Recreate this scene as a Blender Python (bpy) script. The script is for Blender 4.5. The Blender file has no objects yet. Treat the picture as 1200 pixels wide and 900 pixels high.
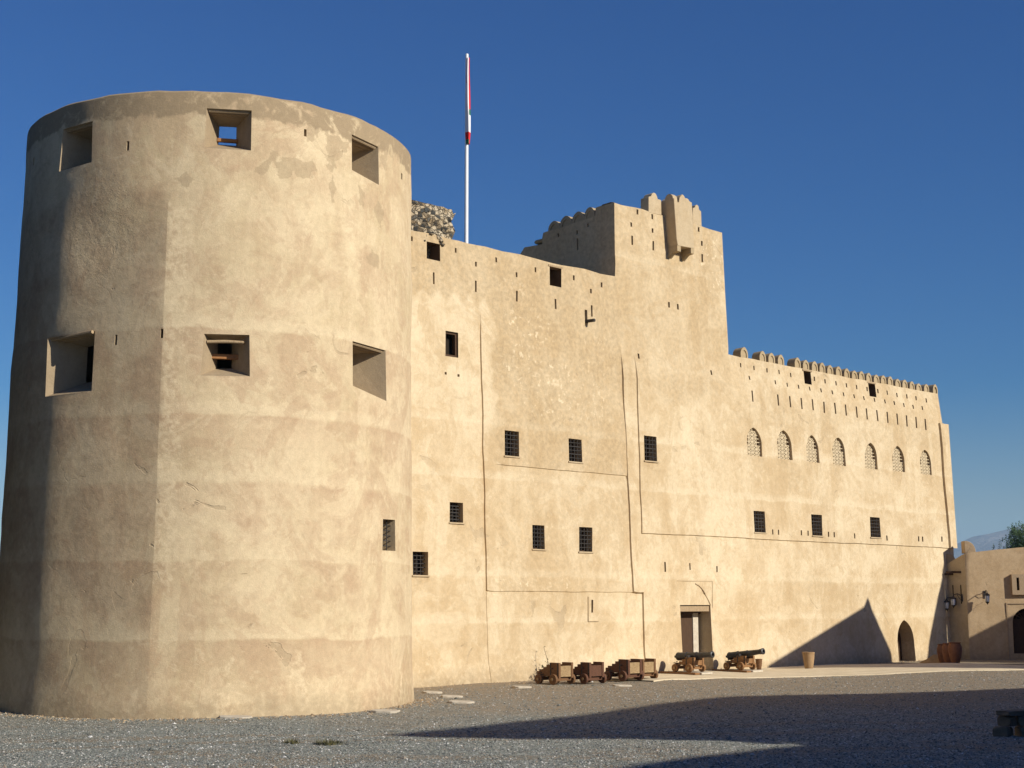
import bpy, bmesh, math, random
from mathutils import Vector, noise
from mathutils.geometry import delaunay_2d_cdt

random.seed(7)
R = math.radians
scn = bpy.context.scene
COL = scn.collection

# ------------------------------------------------------------------ camera and survey
F_PX, TILT, EYE = 1650.0, math.atan(255 / 1650.0), 2.6
cT, sT = math.cos(TILT), math.sin(TILT)
def ray(px, py):
    a = (px - 600) / F_PX; b = (450 - py) / F_PX
    return Vector((a, cT - b * sT, sT + b * cT))
CAM = Vector((0, 0, EYE))
def on_ground(px, py, z=0.0):
    r = ray(px, py); t = (z - EYE) / r.z
    return Vector((r.x * t, r.y * t, z))
cam = bpy.data.cameras.new('camera'); cam.lens = F_PX / 1200 * 36; cam.sensor_width = 36
cam.clip_start = 0.1; cam.clip_end = 60000
camo = bpy.data.objects.new('camera', cam); COL.objects.link(camo)
camo.location = CAM; camo.rotation_euler = (R(90) + TILT, 0, 0)
scn.camera = camo

SUN_AZ, SUN_EL = R(122), R(27)
SDIR = Vector((math.sin(SUN_AZ) * math.cos(SUN_EL), math.cos(SUN_AZ) * math.cos(SUN_EL), math.sin(SUN_EL)))

# ------------------------------------------------------------------ object helpers
def tag(o, label=None, cat=None, group=None, kind=None):
    if label: o['label'] = label
    if cat: o['category'] = cat
    if group: o['group'] = group
    if kind: o['kind'] = kind
    return o
def thing(name, label, cat, loc=(0, 0, 0), rotz=0, group=None):
    o = bpy.data.objects.new(name, None); COL.objects.link(o)
    o.location = loc; o.rotation_euler = (0, 0, rotz); o.empty_display_size = .3
    return tag(o, label, cat, group)
def copy_tree(o, parent=None):
    c = o.copy(); COL.objects.link(c); c.parent = parent
    for ch in list(o.children): copy_tree(ch, c)
    return c
def link_mesh(name, me, mats, parent=None, smooth=None):
    for m in mats: me.materials.append(m)
    o = bpy.data.objects.new(name, me); COL.objects.link(o)
    if parent: o.parent = parent
    if smooth is not None:
        me.polygons.foreach_set('use_smooth', [True] * len(me.polygons))
        me.set_sharp_from_angle(angle=R(smooth))
    return o
class MB:
    """collects primitive shapes into one mesh"""
    def __init__(self): self.v = []; self.f = []; self.mi = []
    def add(self, vs, fs, mi=0):
        n = len(self.v); self.v += [Vector(p) for p in vs]
        self.f += [tuple(i + n for i in f) for f in fs]; self.mi += [mi] * len(fs)
        return self
    def box(self, x0, x1, y0, y1, z0, z1, mi=0):
        v = [(x, y, z) for z in (z0, z1) for y in (y0, y1) for x in (x0, x1)]
        return self.add(v, [(0, 2, 3, 1), (4, 5, 7, 6), (0, 1, 5, 4), (2, 6, 7, 3), (0, 4, 6, 2), (1, 3, 7, 5)], mi)
    def obox(self, o, ax, ay, az, mi=0):
        """box from origin o with three edge vectors"""
        o = Vector(o); ax = Vector(ax); ay = Vector(ay); az = Vector(az)
        v = [o + ax * i + ay * j + az * k for k in (0, 1) for j in (0, 1) for i in (0, 1)]
        return self.add(v, [(0, 2, 3, 1), (4, 5, 7, 6), (0, 1, 5, 4), (2, 6, 7, 3), (0, 4, 6, 2), (1, 3, 7, 5)], mi)
    def prism(self, ring, ext, mi=0):
        n = len(ring); ext = Vector(ext)
        v = [Vector(p) for p in ring] + [Vector(p) + ext for p in ring]
        f = [tuple(range(n - 1, -1, -1)), tuple(range(n, 2 * n))]
        f += [(i, (i + 1) % n, n + (i + 1) % n, n + i) for i in range(n)]
        return self.add(v, f, mi)
    def tube(self, pts, rad, n=8, mi=0, caps=True):
        pts = [Vector(p) for p in pts]; rs = rad if isinstance(rad, (list, tuple)) else [rad] * len(pts)
        vs = []; fs = []
        for i, p in enumerate(pts):
            t = (pts[min(i + 1, len(pts) - 1)] - pts[max(i - 1, 0)]).normalized()
            a = t.orthogonal().normalized() if i == 0 else (a - t * a.dot(t)).normalized()
            b = t.cross(a)
            for k in range(n):
                w = 2 * math.pi * k / n
                vs.append(p + (a * math.cos(w) + b * math.sin(w)) * rs[i])
        for i in range(len(pts) - 1):
            for k in range(n):
                fs.append((i * n + k, i * n + (k + 1) % n, (i + 1) * n + (k + 1) % n, (i + 1) * n + k))
        if caps:
            fs.append(tuple(range(n - 1, -1, -1))); fs.append(tuple(range((len(pts) - 1) * n, len(pts) * n)))
        return self.add(vs, fs, mi)
    def lathe(self, prof, o=(0, 0, 0), axis=(0, 0, 1), n=20, mi=0):
        ax = Vector(axis).normalized(); a = ax.orthogonal().normalized(); b = ax.cross(a); o = Vector(o)
        vs = []; fs = []
        for r, h in prof:
            for k in range(n):
                w = 2 * math.pi * k / n
                vs.append(o + ax * h + (a * math.cos(w) + b * math.sin(w)) * r)
        for i in range(len(prof) - 1):
            for k in range(n):
                fs.append((i * n + k, i * n + (k + 1) % n, (i + 1) * n + (k + 1) % n, (i + 1) * n + k))
        fs.append(tuple(range(n - 1, -1, -1))); fs.append(tuple(range((len(prof) - 1) * n, len(prof) * n)))
        return self.add(vs, fs, mi)
    def build(self, name, mats, parent=None, smooth=None, bevel=0):
        me = bpy.data.meshes.new(name); me.from_pydata([tuple(p) for p in self.v], [], self.f)
        if any(self.mi): me.polygons.foreach_set('material_index', self.mi)
        bm = bmesh.new(); bm.from_mesh(me); bmesh.ops.recalc_face_normals(bm, faces=bm.faces)
        if bevel: bmesh.ops.bevel(bm, geom=bm.edges[:], offset=bevel, segments=1, affect='EDGES', clamp_overlap=True)
        bm.to_mesh(me); bm.free()
        if not isinstance(mats, (list, tuple)): mats = [mats]
        return link_mesh(name, me, mats, parent, smooth)

# ------------------------------------------------------------------ material helpers
class NT:
    def __init__(self, name, rough=.9, spec=.2):
        self.m = bpy.data.materials.new(name); self.m.use_nodes = True
        self.t = self.m.node_tree; self.t.nodes.clear()
        self.out = self.n('ShaderNodeOutputMaterial'); self.b = self.n('ShaderNodeBsdfPrincipled')
        self.l(self.b.outputs[0], self.out.inputs[0])
        self.b.inputs['Roughness'].default_value = rough
        self.b.inputs['Specular IOR Level'].default_value = spec
    def n(self, t, **k):
        x = self.t.nodes.new(t)
        for a, v in k.items(): setattr(x, a, v)
        return x
    def l(self, a, b): self.t.links.new(a, b)
    def inp(self, s, v):
        if isinstance(v, bpy.types.NodeSocket): self.l(v, s)
        elif isinstance(v, (tuple, list)) and len(v) == 3 and s.type == 'RGBA': s.default_value = (*v, 1)
        else: s.default_value = v
    def pos(self): return self.n('ShaderNodeNewGeometry').outputs['Position']
    def obj(self): return self.n('ShaderNodeTexCoord').outputs['Object']
    def scale(self, v, s, off=(0, 0, 0)):
        m = self.n('ShaderNodeMapping'); self.l(v, m.inputs[0]); m.inputs['Scale'].default_value = s if isinstance(s, (tuple, list)) else (s, s, s)
        m.inputs['Location'].default_value = off
        return m.outputs[0]
    def noise(self, v, sc, det=6, ro=.55, dist=0):
        x = self.n('ShaderNodeTexNoise'); self.l(v, x.inputs['Vector']); x.inputs['Scale'].default_value = sc
        x.inputs['Detail'].default_value = det; x.inputs['Roughness'].default_value = ro; x.inputs['Distortion'].default_value = dist
        return x.outputs['Fac']
    def voro(self, v, sc, feat='F1', out='Distance', rnd=1):
        x = self.n('ShaderNodeTexVoronoi', feature=feat); self.l(v, x.inputs['Vector']); x.inputs['Scale'].default_value = sc
        x.inputs['Randomness'].default_value = rnd
        return x.outputs[out]
    def math(self, op, a, b=0.0, c=0.0, clamp=False):
        x = self.n('ShaderNodeMath', operation=op, use_clamp=clamp)
        self.inp(x.inputs[0], a); self.inp(x.inputs[1], b); self.inp(x.inputs[2], c)
        return x.outputs[0]
    def rng(self, v, a, b, c=0.0, d=1.0, smooth=False):
        x = self.n('ShaderNodeMapRange', clamp=True)
        if smooth: x.interpolation_type = 'SMOOTHSTEP'
        self.inp(x.inputs[0], v)
        for i, q in enumerate((a, b, c, d)): self.inp(x.inputs[i + 1], q)
        return x.outputs[0]
    def mix(self, f, a, b, mode='MIX'):
        x = self.n('ShaderNodeMix', data_type='RGBA', blend_type=mode, clamp_factor=True)
        self.inp(x.inputs[0], f); self.inp(x.inputs[6], a); self.inp(x.inputs[7], b)
        return x.outputs[2]
    def ramp(self, v, stops, interp='LINEAR'):
        x = self.n('ShaderNodeValToRGB'); cr = x.color_ramp; cr.interpolation = interp
        while len(cr.elements) < len(stops): cr.elements.new(.5)
        for e, (p, c) in zip(cr.elements, stops):
            e.position = p; e.color = (c, c, c, 1) if not isinstance(c, (tuple, list)) else (*c, 1)
        self.l(v, x.inputs[0]); return x.outputs[0]
    def sep(self, v):
        x = self.n('ShaderNodeSeparateXYZ'); self.l(v, x.inputs[0]); return x.outputs
    def attr(self, name):
        x = self.n('ShaderNodeAttribute', attribute_name=name)
        y = self.n('ShaderNodeSeparateColor'); self.l(x.outputs['Color'], y.inputs[0]); return y.outputs
    def bump(self, h, st=.5, dist=.02, prev=None):
        x = self.n('ShaderNodeBump'); x.inputs['Strength'].default_value = st; x.inputs['Distance'].default_value = dist
        self.l(h, x.inputs['Height'])
        if prev is not None: self.l(prev, x.inputs['Normal'])
        return x.outputs[0]
    def done(self, col=None, nrm=None, rough=None):
        if col is not None: self.inp(self.b.inputs['Base Color'], col)
        if nrm is not None: self.l(nrm, self.b.inputs['Normal'])
        if rough is not None: self.inp(self.b.inputs['Roughness'], rough)
        return self.m

def plaster(name, main, pale, brown, grey, bands=None, band_amt=.5, rim=None, mott=.5, fleck=.7):
    """old lime plaster: clouded tones, lift lines, runs, hair cracks, lost patches.
    vertex colour 'tone': r older brown coat and painted shade, g eroded surface, b repaired pale patch"""
    k = NT(name, .93, .12); p = k.pos(); at = k.attr('tone'); ata = k.n('ShaderNodeAttribute', attribute_name='tone').outputs['Alpha']
    z = k.sep(p)[2]
    big = k.noise(p, .32, 5, .6, .4); med = k.noise(p, 1.3, 7, .62, .6); fine = k.noise(p, 7, 6, .6)
    grain = k.noise(p, 42, 4, .6)
    runs = k.noise(k.scale(p, (1.5, 1.5, .11)), 1.4, 5, .6, .3)
    c = k.mix(k.rng(big, .38, .64), main, pale)
    c = k.mix(k.math('MULTIPLY', k.rng(med, .45, .68), mott), c, brown)
    c = k.mix(k.math('MULTIPLY', k.rng(runs, .5, .72), .5), c, pale)
    c = k.mix(k.math('MULTIPLY', k.rng(runs, .48, .28), .32), c, brown)
    if bands:
        zz = k.math('ADD', z, k.math('MULTIPLY', k.math('SUBTRACT', k.noise(k.scale(p, (1, 1, .25)), .8, 6, .62), .5), .3))
        zz = k.math('DIVIDE', zz, 16.0)
        st = []
        for zb in bands:
            a = zb / 16
            st += [(a - .016, .80), (a - .0035, 1.0), (a, 0.0), (a + .011, 0.08), (a + .02, .42)]
        st = [(0.0, .5)] + st + [(1.0, .5)]
        if len(st) > 32: st = st[:31] + [st[-1]]
        bv = k.sep(k.ramp(zz, st))[0]
        patch = k.rng(k.noise(k.scale(p, (1, 1, .6)), .5, 5, .6), .38, .54)
        c = k.mix(k.math('MULTIPLY', k.math('MULTIPLY', k.rng(bv, .45, 1), band_amt), patch), c, brown)
        c = k.mix(k.math('MULTIPLY', k.math('MULTIPLY', k.rng(bv, .4, 0), .7), k.rng(k.noise(p, .6, 4), .33, .5, .3, 1)), c, pale)
    # peeling limewash: crisp edged thin coats, and finger-sized blotches
    bp = k.noise(k.scale(p, (1, 1, .75), (3, 8, 1)), .62, 9, .62, .9)
    c = k.mix(k.math('MULTIPLY', k.rng(bp, .535, .56), .34), c, brown)
    c = k.mix(k.math('MULTIPLY', k.rng(bp, .455, .43), .42), c, pale)
    pl = k.noise(p, 1.7, 9, .66, 1.0); pl2 = k.noise(k.scale(p, 1, (9, 4, 2)), 2.9, 7, .62, .7)
    c = k.mix(k.math('MULTIPLY', k.rng(pl, .56, .59), .24 * mott * 2), c, brown)
    c = k.mix(k.math('MULTIPLY', k.rng(pl2, .60, .63), .36 * mott * 2), c, pale)
    c = k.mix(k.math('MULTIPLY', k.rng(k.noise(p, 5.5, 6, .6), .52, .7), .2 * mott * 2), c, brown)
    # older coat and painted shade / repairs from survey
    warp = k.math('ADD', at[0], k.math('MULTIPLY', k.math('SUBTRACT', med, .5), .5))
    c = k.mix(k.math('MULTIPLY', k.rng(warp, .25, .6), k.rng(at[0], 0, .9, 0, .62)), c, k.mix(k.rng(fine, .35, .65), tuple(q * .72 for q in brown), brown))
    wb = k.math('ADD', at[2], k.math('MULTIPLY', k.math('SUBTRACT', fine, .5), .9))
    c = k.mix(k.math('MULTIPLY', k.rng(wb, .45, .6), .65), c, pale)
    al = k.math('ADD', ata, k.math('MULTIPLY', k.math('SUBTRACT', k.noise(p, 2.6, 5, .6), .5), 1.1))
    c = k.mix(k.math('MULTIPLY', k.rng(al, .46, .5), .6), c, grey)
    # small lost patches, greyer undercoat
    chip = k.noise(p, .95, 4, .5, 1.2)
    cm = k.math('MULTIPLY', k.rng(chip, .655, .67), k.rng(k.noise(p, .21, 2), .5, .6))
    c = k.mix(k.math('MULTIPLY', cm, .55), c, grey)
    # eroded surface: flecks
    fl = k.noise(p, 5.0, 9, .74, .15)
    em = k.math('MULTIPLY', k.rng(fl, .57, .61), k.rng(at[1], .05, .5))
    c = k.mix(k.math('MULTIPLY', em, fleck), c, tuple(min(.85, q * 1.18) for q in pale))
    dk = k.math('MULTIPLY', k.rng(k.noise(k.scale(p, 1, (3, 1, 5)), 5.0, 6, .7), .66, .70), at[1])
    c = k.mix(k.math('MULTIPLY', dk, .7), c, grey)
    if rim:
        rz = k.math('ADD', z, k.math('MULTIPLY', k.math('SUBTRACT', k.noise(k.scale(p, (1, 1, .8)), 1.5, 7, .66), .5), .75))
        rm = k.math('MULTIPLY', k.rng(rz, rim - .05, rim + .02), k.rng(k.noise(p, 2.2, 6, .65, .8), .36, .46, .25, 1))
        c = k.mix(k.math('MULTIPLY', rm, .95), c, tuple(q * .86 for q in grey))
    # hair cracks
    wv = k.n('ShaderNodeVectorMath', operation='ADD'); nn = k.n('ShaderNodeTexNoise'); nn.inputs['Scale'].default_value = 1.1
    nn.inputs['Detail'].default_value = 5
    k.l(p, nn.inputs['Vector']); k.l(p, wv.inputs[0]); k.l(k.scale(nn.outputs['Color'], .9), wv.inputs[1])
    ce = k.voro(wv.outputs[0], .42, 'DISTANCE_TO_EDGE')
    cr = k.math('MULTIPLY', k.rng(ce, .007, .0015), k.rng(k.noise(p, .33, 3), .55, .66))
    c = k.mix(k.math('MULTIPLY', cr, .3), c, grey)
    # splash and dust line near the ground
    bz = k.math('ADD', z, k.math('MULTIPLY', k.math('SUBTRACT', k.noise(k.scale(p, (1, 1, .6)), 1.3, 7, .65), .5), 1.3))
    c = k.mix(k.math('MULTIPLY', k.rng(bz, .55, .1), .5), c, tuple(q_ * .8 for q_ in grey)); c = k.mix(k.math('MULTIPLY', k.rng(bz, .95, .7), k.rng(fine, .5, .62, 0, .22)), c, pale)
    # grain
    g = k.rng(grain, .3, .7, .9, 1.08)
    gm = k.n('ShaderNodeVectorMath', operation='SCALE'); k.l(c, gm.inputs[0]); k.l(g, gm.inputs['Scale'])
    fm = k.n('ShaderNodeVectorMath', operation='SCALE'); k.l(gm.outputs[0], fm.inputs[0]); k.l(k.rng(fine, .25, .75, .9, 1.07), fm.inputs['Scale'])
    # relief
    n1 = k.bump(k.math('SUBTRACT', k.math('ADD', med, k.math('MULTIPLY', fine, .45)), k.math('MULTIPLY', cr, .14)), .42, .035)
    n2 = k.bump(k.math('ADD', k.math('MULTIPLY', cm, -.5), k.math('MULTIPLY', k.math('MULTIPLY', fl, at[1]), 1.6)), .6, .04, n1)
    n3 = k.bump(grain, .35, .012, n2)
    return k.done(fm.outputs[0], n3)

def simple(name, col, col2=None, sc=8, rough=.8, spec=.3, bump=.2, stretch=(1, 1, 1), metal=0, objspace=True):
    k = NT(name, rough, spec); p = k.scale(k.obj() if objspace else k.pos(), stretch)
    n = k.noise(p, sc, 6, .62, .3)
    c = k.mix(k.rng(n, .34, .68), col, col2 or tuple(x * .6 for x in col))
    k.b.inputs['Metallic'].default_value = metal
    return k.done(c, k.bump(n, bump, .01))

BANDS = [1.75, 3.55, 5.35, 6.95, 9.0]
M = {}
M['reveal'] = plaster('shade_toned_reveal_plaster', (.43, .325, .20), (.50, .385, .245), (.32, .235, .14), (.30, .23, .15), None, mott=.4)  # darker than the wall plaster, putting jamb shade into the colour
M['tower'] = plaster('tower_plaster', (.53, .412, .248), (.66, .53, .34), (.43, .290, .178), (.38, .285, .175), BANDS, .6, rim=14.22, mott=.52, fleck=.12)
M['wall'] = plaster('wall_plaster', (.565, .434, .265), (.665, .545, .365), (.465, .332, .182), (.40, .305, .19), [1.9, 3.4, 6.6, 8.4, 15.3], .2, mott=.5)
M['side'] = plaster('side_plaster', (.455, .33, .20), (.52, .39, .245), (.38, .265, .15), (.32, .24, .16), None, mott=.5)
M['trim'] = plaster('trim_plaster', (.47, .355, .20), (.55, .43, .26), (.38, .27, .14), (.34, .26, .16), None, mott=.5)
M['mud_shade'] = simple('brown_mud_and_shade', (.16, .10, .055), (.11, .07, .04), 3, .95, .1)
M['dark'] = simple('dark_interior', (.035, .026, .018), (.018, .014, .010), 3, .95, .05)
M['iron'] = simple('weathered_iron', (.065, .058, .052), (.035, .03, .026), 20, .75, .2)
M['barrel'] = simple('black_iron', (.018, .018, .02), (.035, .030, .028), 9, .45, .5, .25)
M['oldwood'] = simple('dark_wood', (.10, .055, .03), (.05, .028, .016), 5, .8, .2, .4, (1, 1, 8))
M['beam'] = simple('pale_timber', (.42, .31, .19), (.26, .18, .10), 6, .85, .2, .4, (8, 8, 2))
M['bar'] = simple('orange_wood_bar', (.36, .17, .06), (.26, .12, .045), 6, .7, .3, .3)
M['carriage'] = simple('brown_carriage_wood', (.20, .105, .048), (.11, .055, .025), 5, .8, .25, .35, (1.5, 6, 6))
M['carriage_red'] = simple('red_brown_carriage_wood', (.135, .06, .032), (.075, .034, .02), 5, .8, .25, .35, (1.5, 6, 6))
M['carriage_pale'] = simple('orange_carriage_wood', (.29, .15, .062), (.17, .088, .036), 5, .8, .25, .35, (1.5, 6, 6))
M['front'] = simple('weathered_front_board', (.38, .265, .14), (.22, .145, .07), 6, .85, .2, .35, (2, 2, 6))
M['clay'] = simple('red_clay', (.27, .125, .065), (.19, .085, .045), 6, .85, .2, .2)
M['claypale'] = simple('buff_clay', (.36, .24, .13), (.28, .18, .095), 5, .85, .2, .2)
M['white'] = simple('white_paint', (.80, .80, .80), (.72, .72, .72), 3, .4, .4, .05)
M['slab'] = simple('pale_stone', (.56, .50, .40), (.44, .38, .29), 7, .9, .2, .3)
M['sand'] = simple('heaped_sand', (.42, .28, .13), (.33, .21, .10), 6, .95, .1, .4)
M['lantern'] = simple('black_lantern_metal', (.03, .026, .024), (.05, .04, .035), 20, .5, .4)
M['glass'] = simple('frosted_lantern_glass', (.72, .74, .76), (.62, .64, .66), 5, .25, .5, .02)
M['trunk'] = simple('tree_bark', (.12, .085, .055), (.07, .05, .032), 8, .9, .2, .5, (1, 1, .3))
M['door'] = simple('brown_door_wood', (.085, .047, .024), (.05, .026, .013), 6, .75, .25, .3, (8, 8, .8))
M['lattice'] = simple('carved_gypsum', (.62, .50, .33), (.50, .40, .25), 9, .9, .2, .2)
M['stone'] = simple('dark_field_stone', (.17, .135, .095), (.12, .095, .065), 6, .9, .2, .5)
M['red'] = simple('flag_red', (.62, .03, .03), (.5, .02, .022), 4, .8, .2, .1)
M['green'] = simple('flag_green', (.03, .17, .08), (.02, .12, .06), 4, .8, .2, .1)
M['cloth'] = simple('flag_white', (.78, .76, .78), (.7, .68, .7), 4, .8, .2, .1)
M['shadeleaf'] = simple('dark_leaf', (.028, .034, .014), (.016, .02, .008), 2, .8, .1)
k = NT('leaf', .6, .3); oi = k.n('ShaderNodeObjectInfo'); nz = k.noise(k.obj(), 1.3, 4)
fi = k.n('ShaderNodeNewGeometry').outputs['Random Per Island']
c = k.mix(fi, (.030, .062, .022), (.085, .13, .042)); c = k.mix(k.rng(nz, .35, .65), c, (.05, .095, .035))
M['leaf'] = k.done(c)
M['dryleaf'] = simple('dry_leaf', (.14, .12, .05), (.06, .06, .025), 9, .8, .2)

# rubble masonry
k = NT('rubble_masonry', .95, .1); p = k.pos(); nd = k.n('ShaderNodeTexNoise'); nd.inputs['Scale'].default_value = 3.0; nd.inputs['Detail'].default_value = 4
k.l(p, nd.inputs['Vector']); va = k.n('ShaderNodeVectorMath', operation='ADD'); k.l(k.scale(p, (1, 1, 1.35)), va.inputs[0]); k.l(k.scale(nd.outputs['Color'], .28), va.inputs[1]); p2 = va.outputs[0]
v = k.voro(p2, 6.2, 'DISTANCE_TO_EDGE'); vcs = k.sep(k.voro(p2, 6.2, 'F1', 'Color')); vc = vcs[0]; vd = vcs[1]
dens = k.math('ADD', vd, k.math('MULTIPLY', k.math('SUBTRACT', k.noise(p, 1.3, 4, .6), .5), 1.3))
sm = k.math('MULTIPLY', k.rng(v, .02, .075), k.rng(dens, .42, .5))
top = k.rng(k.sep(p)[2], 15.6, 16.3, 1, 0)
mort = k.mix(k.rng(k.noise(p, 2.6, 7, .65), .36, .64), (.60, .51, .37), (.36, .27, .16))
stc = k.ramp(vc, [(0, (.03, .03, .028)), (.45, (.085, .085, .078)), (.7, (.17, .15, .12)), (.85, (.30, .22, .13)), (1, (.05, .045, .04))])
gaps = k.math('MULTIPLY', k.rng(v, .035, .01), k.rng(k.noise(p, 4.0, 4), .42, .56))
c = k.mix(k.math('MULTIPLY', sm, k.rng(top, 0, 1, .25, 1)), mort, stc); c = k.mix(k.math('MULTIPLY', gaps, .8), c, (.06, .045, .03))
M['rubble'] = k.done(c, k.bump(k.math('ADD', k.math('MULTIPLY', k.rng(v, 0, .12), .9), k.noise(p, 14, 5)), 1.0, .1))

# gravel, paving, terrain
k = NT('gravel', .95, .15); p = k.pos()
w = k.noise(p, .22, 4, .6); 
g1 = k.sep(k.voro(p, 26, 'F1', 'Color')); g1d = k.voro(p, 26); g2 = k.sep(k.voro(p, 9, 'F1', 'Color'))[1]; g3 = k.noise(p, 3.5, 7, .7)
base = k.mix(g1[0], (.145, .152, .128), (.35, .36, .305))
base = k.mix(k.rng(g1[1], .88, .96), base, (.48, .46, .42))
base = k.mix(k.math('MULTIPLY', k.rng(g2, .55, 1), .5), base, (.11, .112, .11))
dust = k.mix(g1[2], (.20, .15, .095), (.36, .275, .18))
yy = k.sep(p)[1]; xx = k.sep(p)[0]
far = k.rng(k.math('ADD', yy, k.math('MULTIPLY', k.math('SUBTRACT', w, .5), 16)), 30.0, 38.0)
dm = k.math('MULTIPLY', k.math('MAXIMUM', k.math('MULTIPLY', far, .85), k.rng(w, .56, .70, 0, .55)), k.rng(g3, .25, .55, .55, 1))
trk = k.math('ADD', k.math('SUBTRACT', yy, k.math('MULTIPLY', xx, .22)), k.math('MULTIPLY', k.math('SUBTRACT', k.noise(p, .12, 3), .5), 5))
t1 = k.rng(k.math('ABSOLUTE', k.math('SUBTRACT', trk, 27.6)), .22, .4, 1, 0); t2 = k.rng(k.math('ABSOLUTE', k.math('SUBTRACT', trk, 29.2)), .22, .4, 1, 0)
t3 = k.rng(k.math('ABSOLUTE', k.math('SUBTRACT', trk, 24.3)), .25, .5, 1, 0)
dm = k.math('MAXIMUM', dm, k.math('MULTIPLY', k.math('MAXIMUM', t3, k.math('MAXIMUM', t1, t2)), k.rng(g3, .35, .6, .1, .75)))
dm = k.math('MAXIMUM', dm, k.math('MULTIPLY', k.rng(k.noise(k.scale(p, (.5, 1, 1)), .55, 6, .65), .54, .64), .7))
far2 = k.rng(yy, 75, 130)
c = k.mix(dm, base, dust); c = k.mix(far2, c, (.40, .30, .2))
M['gravel'] = k.done(c, k.bump(k.math('ADD', k.math('MULTIPLY', k.math('SUBTRACT', 1, g1d), .6), g3), 1.0, .035))
k = NT('gravel_stone', .9, .2); ri = k.n('ShaderNodeNewGeometry').outputs['Random Per Island']
M['pebble'] = k.done(k.ramp(ri, [(0, (.07, .074, .066)), (.4, (.185, .196, .176)), (.7, (.30, .308, .275)), (.82, (.25, .195, .14)), (.93, (.42, .40, .36)), (1, (.66, .64, .60))]))
k = NT('paving', .9, .15); p = k.pos(); n = k.noise(p, 1.1, 7, .65); n2 = k.noise(p, 14, 5)
c = k.mix(k.rng(n, .35, .65), (.68, .58, .41), (.56, .46, .31)); c = k.mix(k.math('MULTIPLY', k.rng(n2, .5, .7), .3), c, (.42, .33, .22))
M['paving'] = k.done(c, k.bump(n2, .5, .02))
k = NT('mountain', .95, .05); p = k.scale(k.pos(), .004); n = k.noise(p, 1.2, 8, .6)
M['hill'] = k.done(k.mix(k.rng(n, .35, .65), (.16, .12, .095), (.26, .21, .165)), k.bump(n, 1, 120))

# ------------------------------------------------------------------ surfaces the survey is laid on
class Plane:
    def __init__(s, O, az, beta=0.0):
        s.O = Vector(O); s.U = Vector((math.sin(az), math.cos(az), 0)); s.N = Vector((math.cos(az), -math.sin(az), 0)); s.b = beta
    def w(s, u, z, d=0.0): return s.O + s.U * u + s.N * (d - s.b * z) + Vector((0, 0, z))
    def uv(s, px, py, off=0.0):
        r = ray(px, py); nn = s.N + Vector((0, 0, s.b)); t = (off - nn.dot(CAM - s.O)) / nn.dot(r)
        P = CAM + r * t
        return ((P - s.O).dot(s.U), P.z)
class Round:
    def __init__(s, C, r0, r1, h):
        s.C = Vector((C[0], C[1], 0)); s.r0 = r0; s.r1 = r1; s.h = h
        s.F = -s.C.normalized(); s.E = Vector((-s.F.y, s.F.x, 0))
    def rad(s, z): return s.r0 + (s.r1 - s.r0) * min(max(z, 0), s.h) / s.h
    def w(s, u, z, d=0.0):
        th = u / s.r0
        return s.C + (s.F * math.cos(th) + s.E * math.sin(th)) * (s.rad(z) + d) + Vector((0, 0, z))
    def uv(s, px, py, off=0.0):
        r = ray(px, py); z = 5.0
        for _ in range(8):
            rr = s.rad(z) + off; o = CAM.xy - s.C.xy; d = r.xy
            a = d.dot(d); b = 2 * o.dot(d); c = o.dot(o) - rr * rr
            t = (-b - math.sqrt(max(b * b - 4 * a * c, 0))) / (2 * a); P = CAM + r * t; z = P.z
        q = P - s.C; th = math.atan2(q.dot(s.E), q.dot(s.F))
        return (th * s.r0, P.z)

def inpoly(x, y, poly):
    c = False; n = len(poly); j = n - 1
    for i in range(n):
        xi, yi = poly[i]; xj, yj = poly[j]
        if (yi > y) != (yj > y) and x < (xj - xi) * (y - yi) / (yj - yi) + xi: c = not c
        j = i
    return c
def segd(x, y, a, b):
    dx, dy = b[0] - a[0], b[1] - a[1]; L = dx * dx + dy * dy
    t = max(0, min(1, ((x - a[0]) * dx + (y - a[1]) * dy) / L)) if L else 0
    return math.hypot(x - a[0] - t * dx, y - a[1] - t * dy)
def rough_d(P, amp=.03):
    return amp * noise.noise(P * .55) + amp * .5 * noise.noise(P * 1.7 + Vector((5, 3, 1)))

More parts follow.
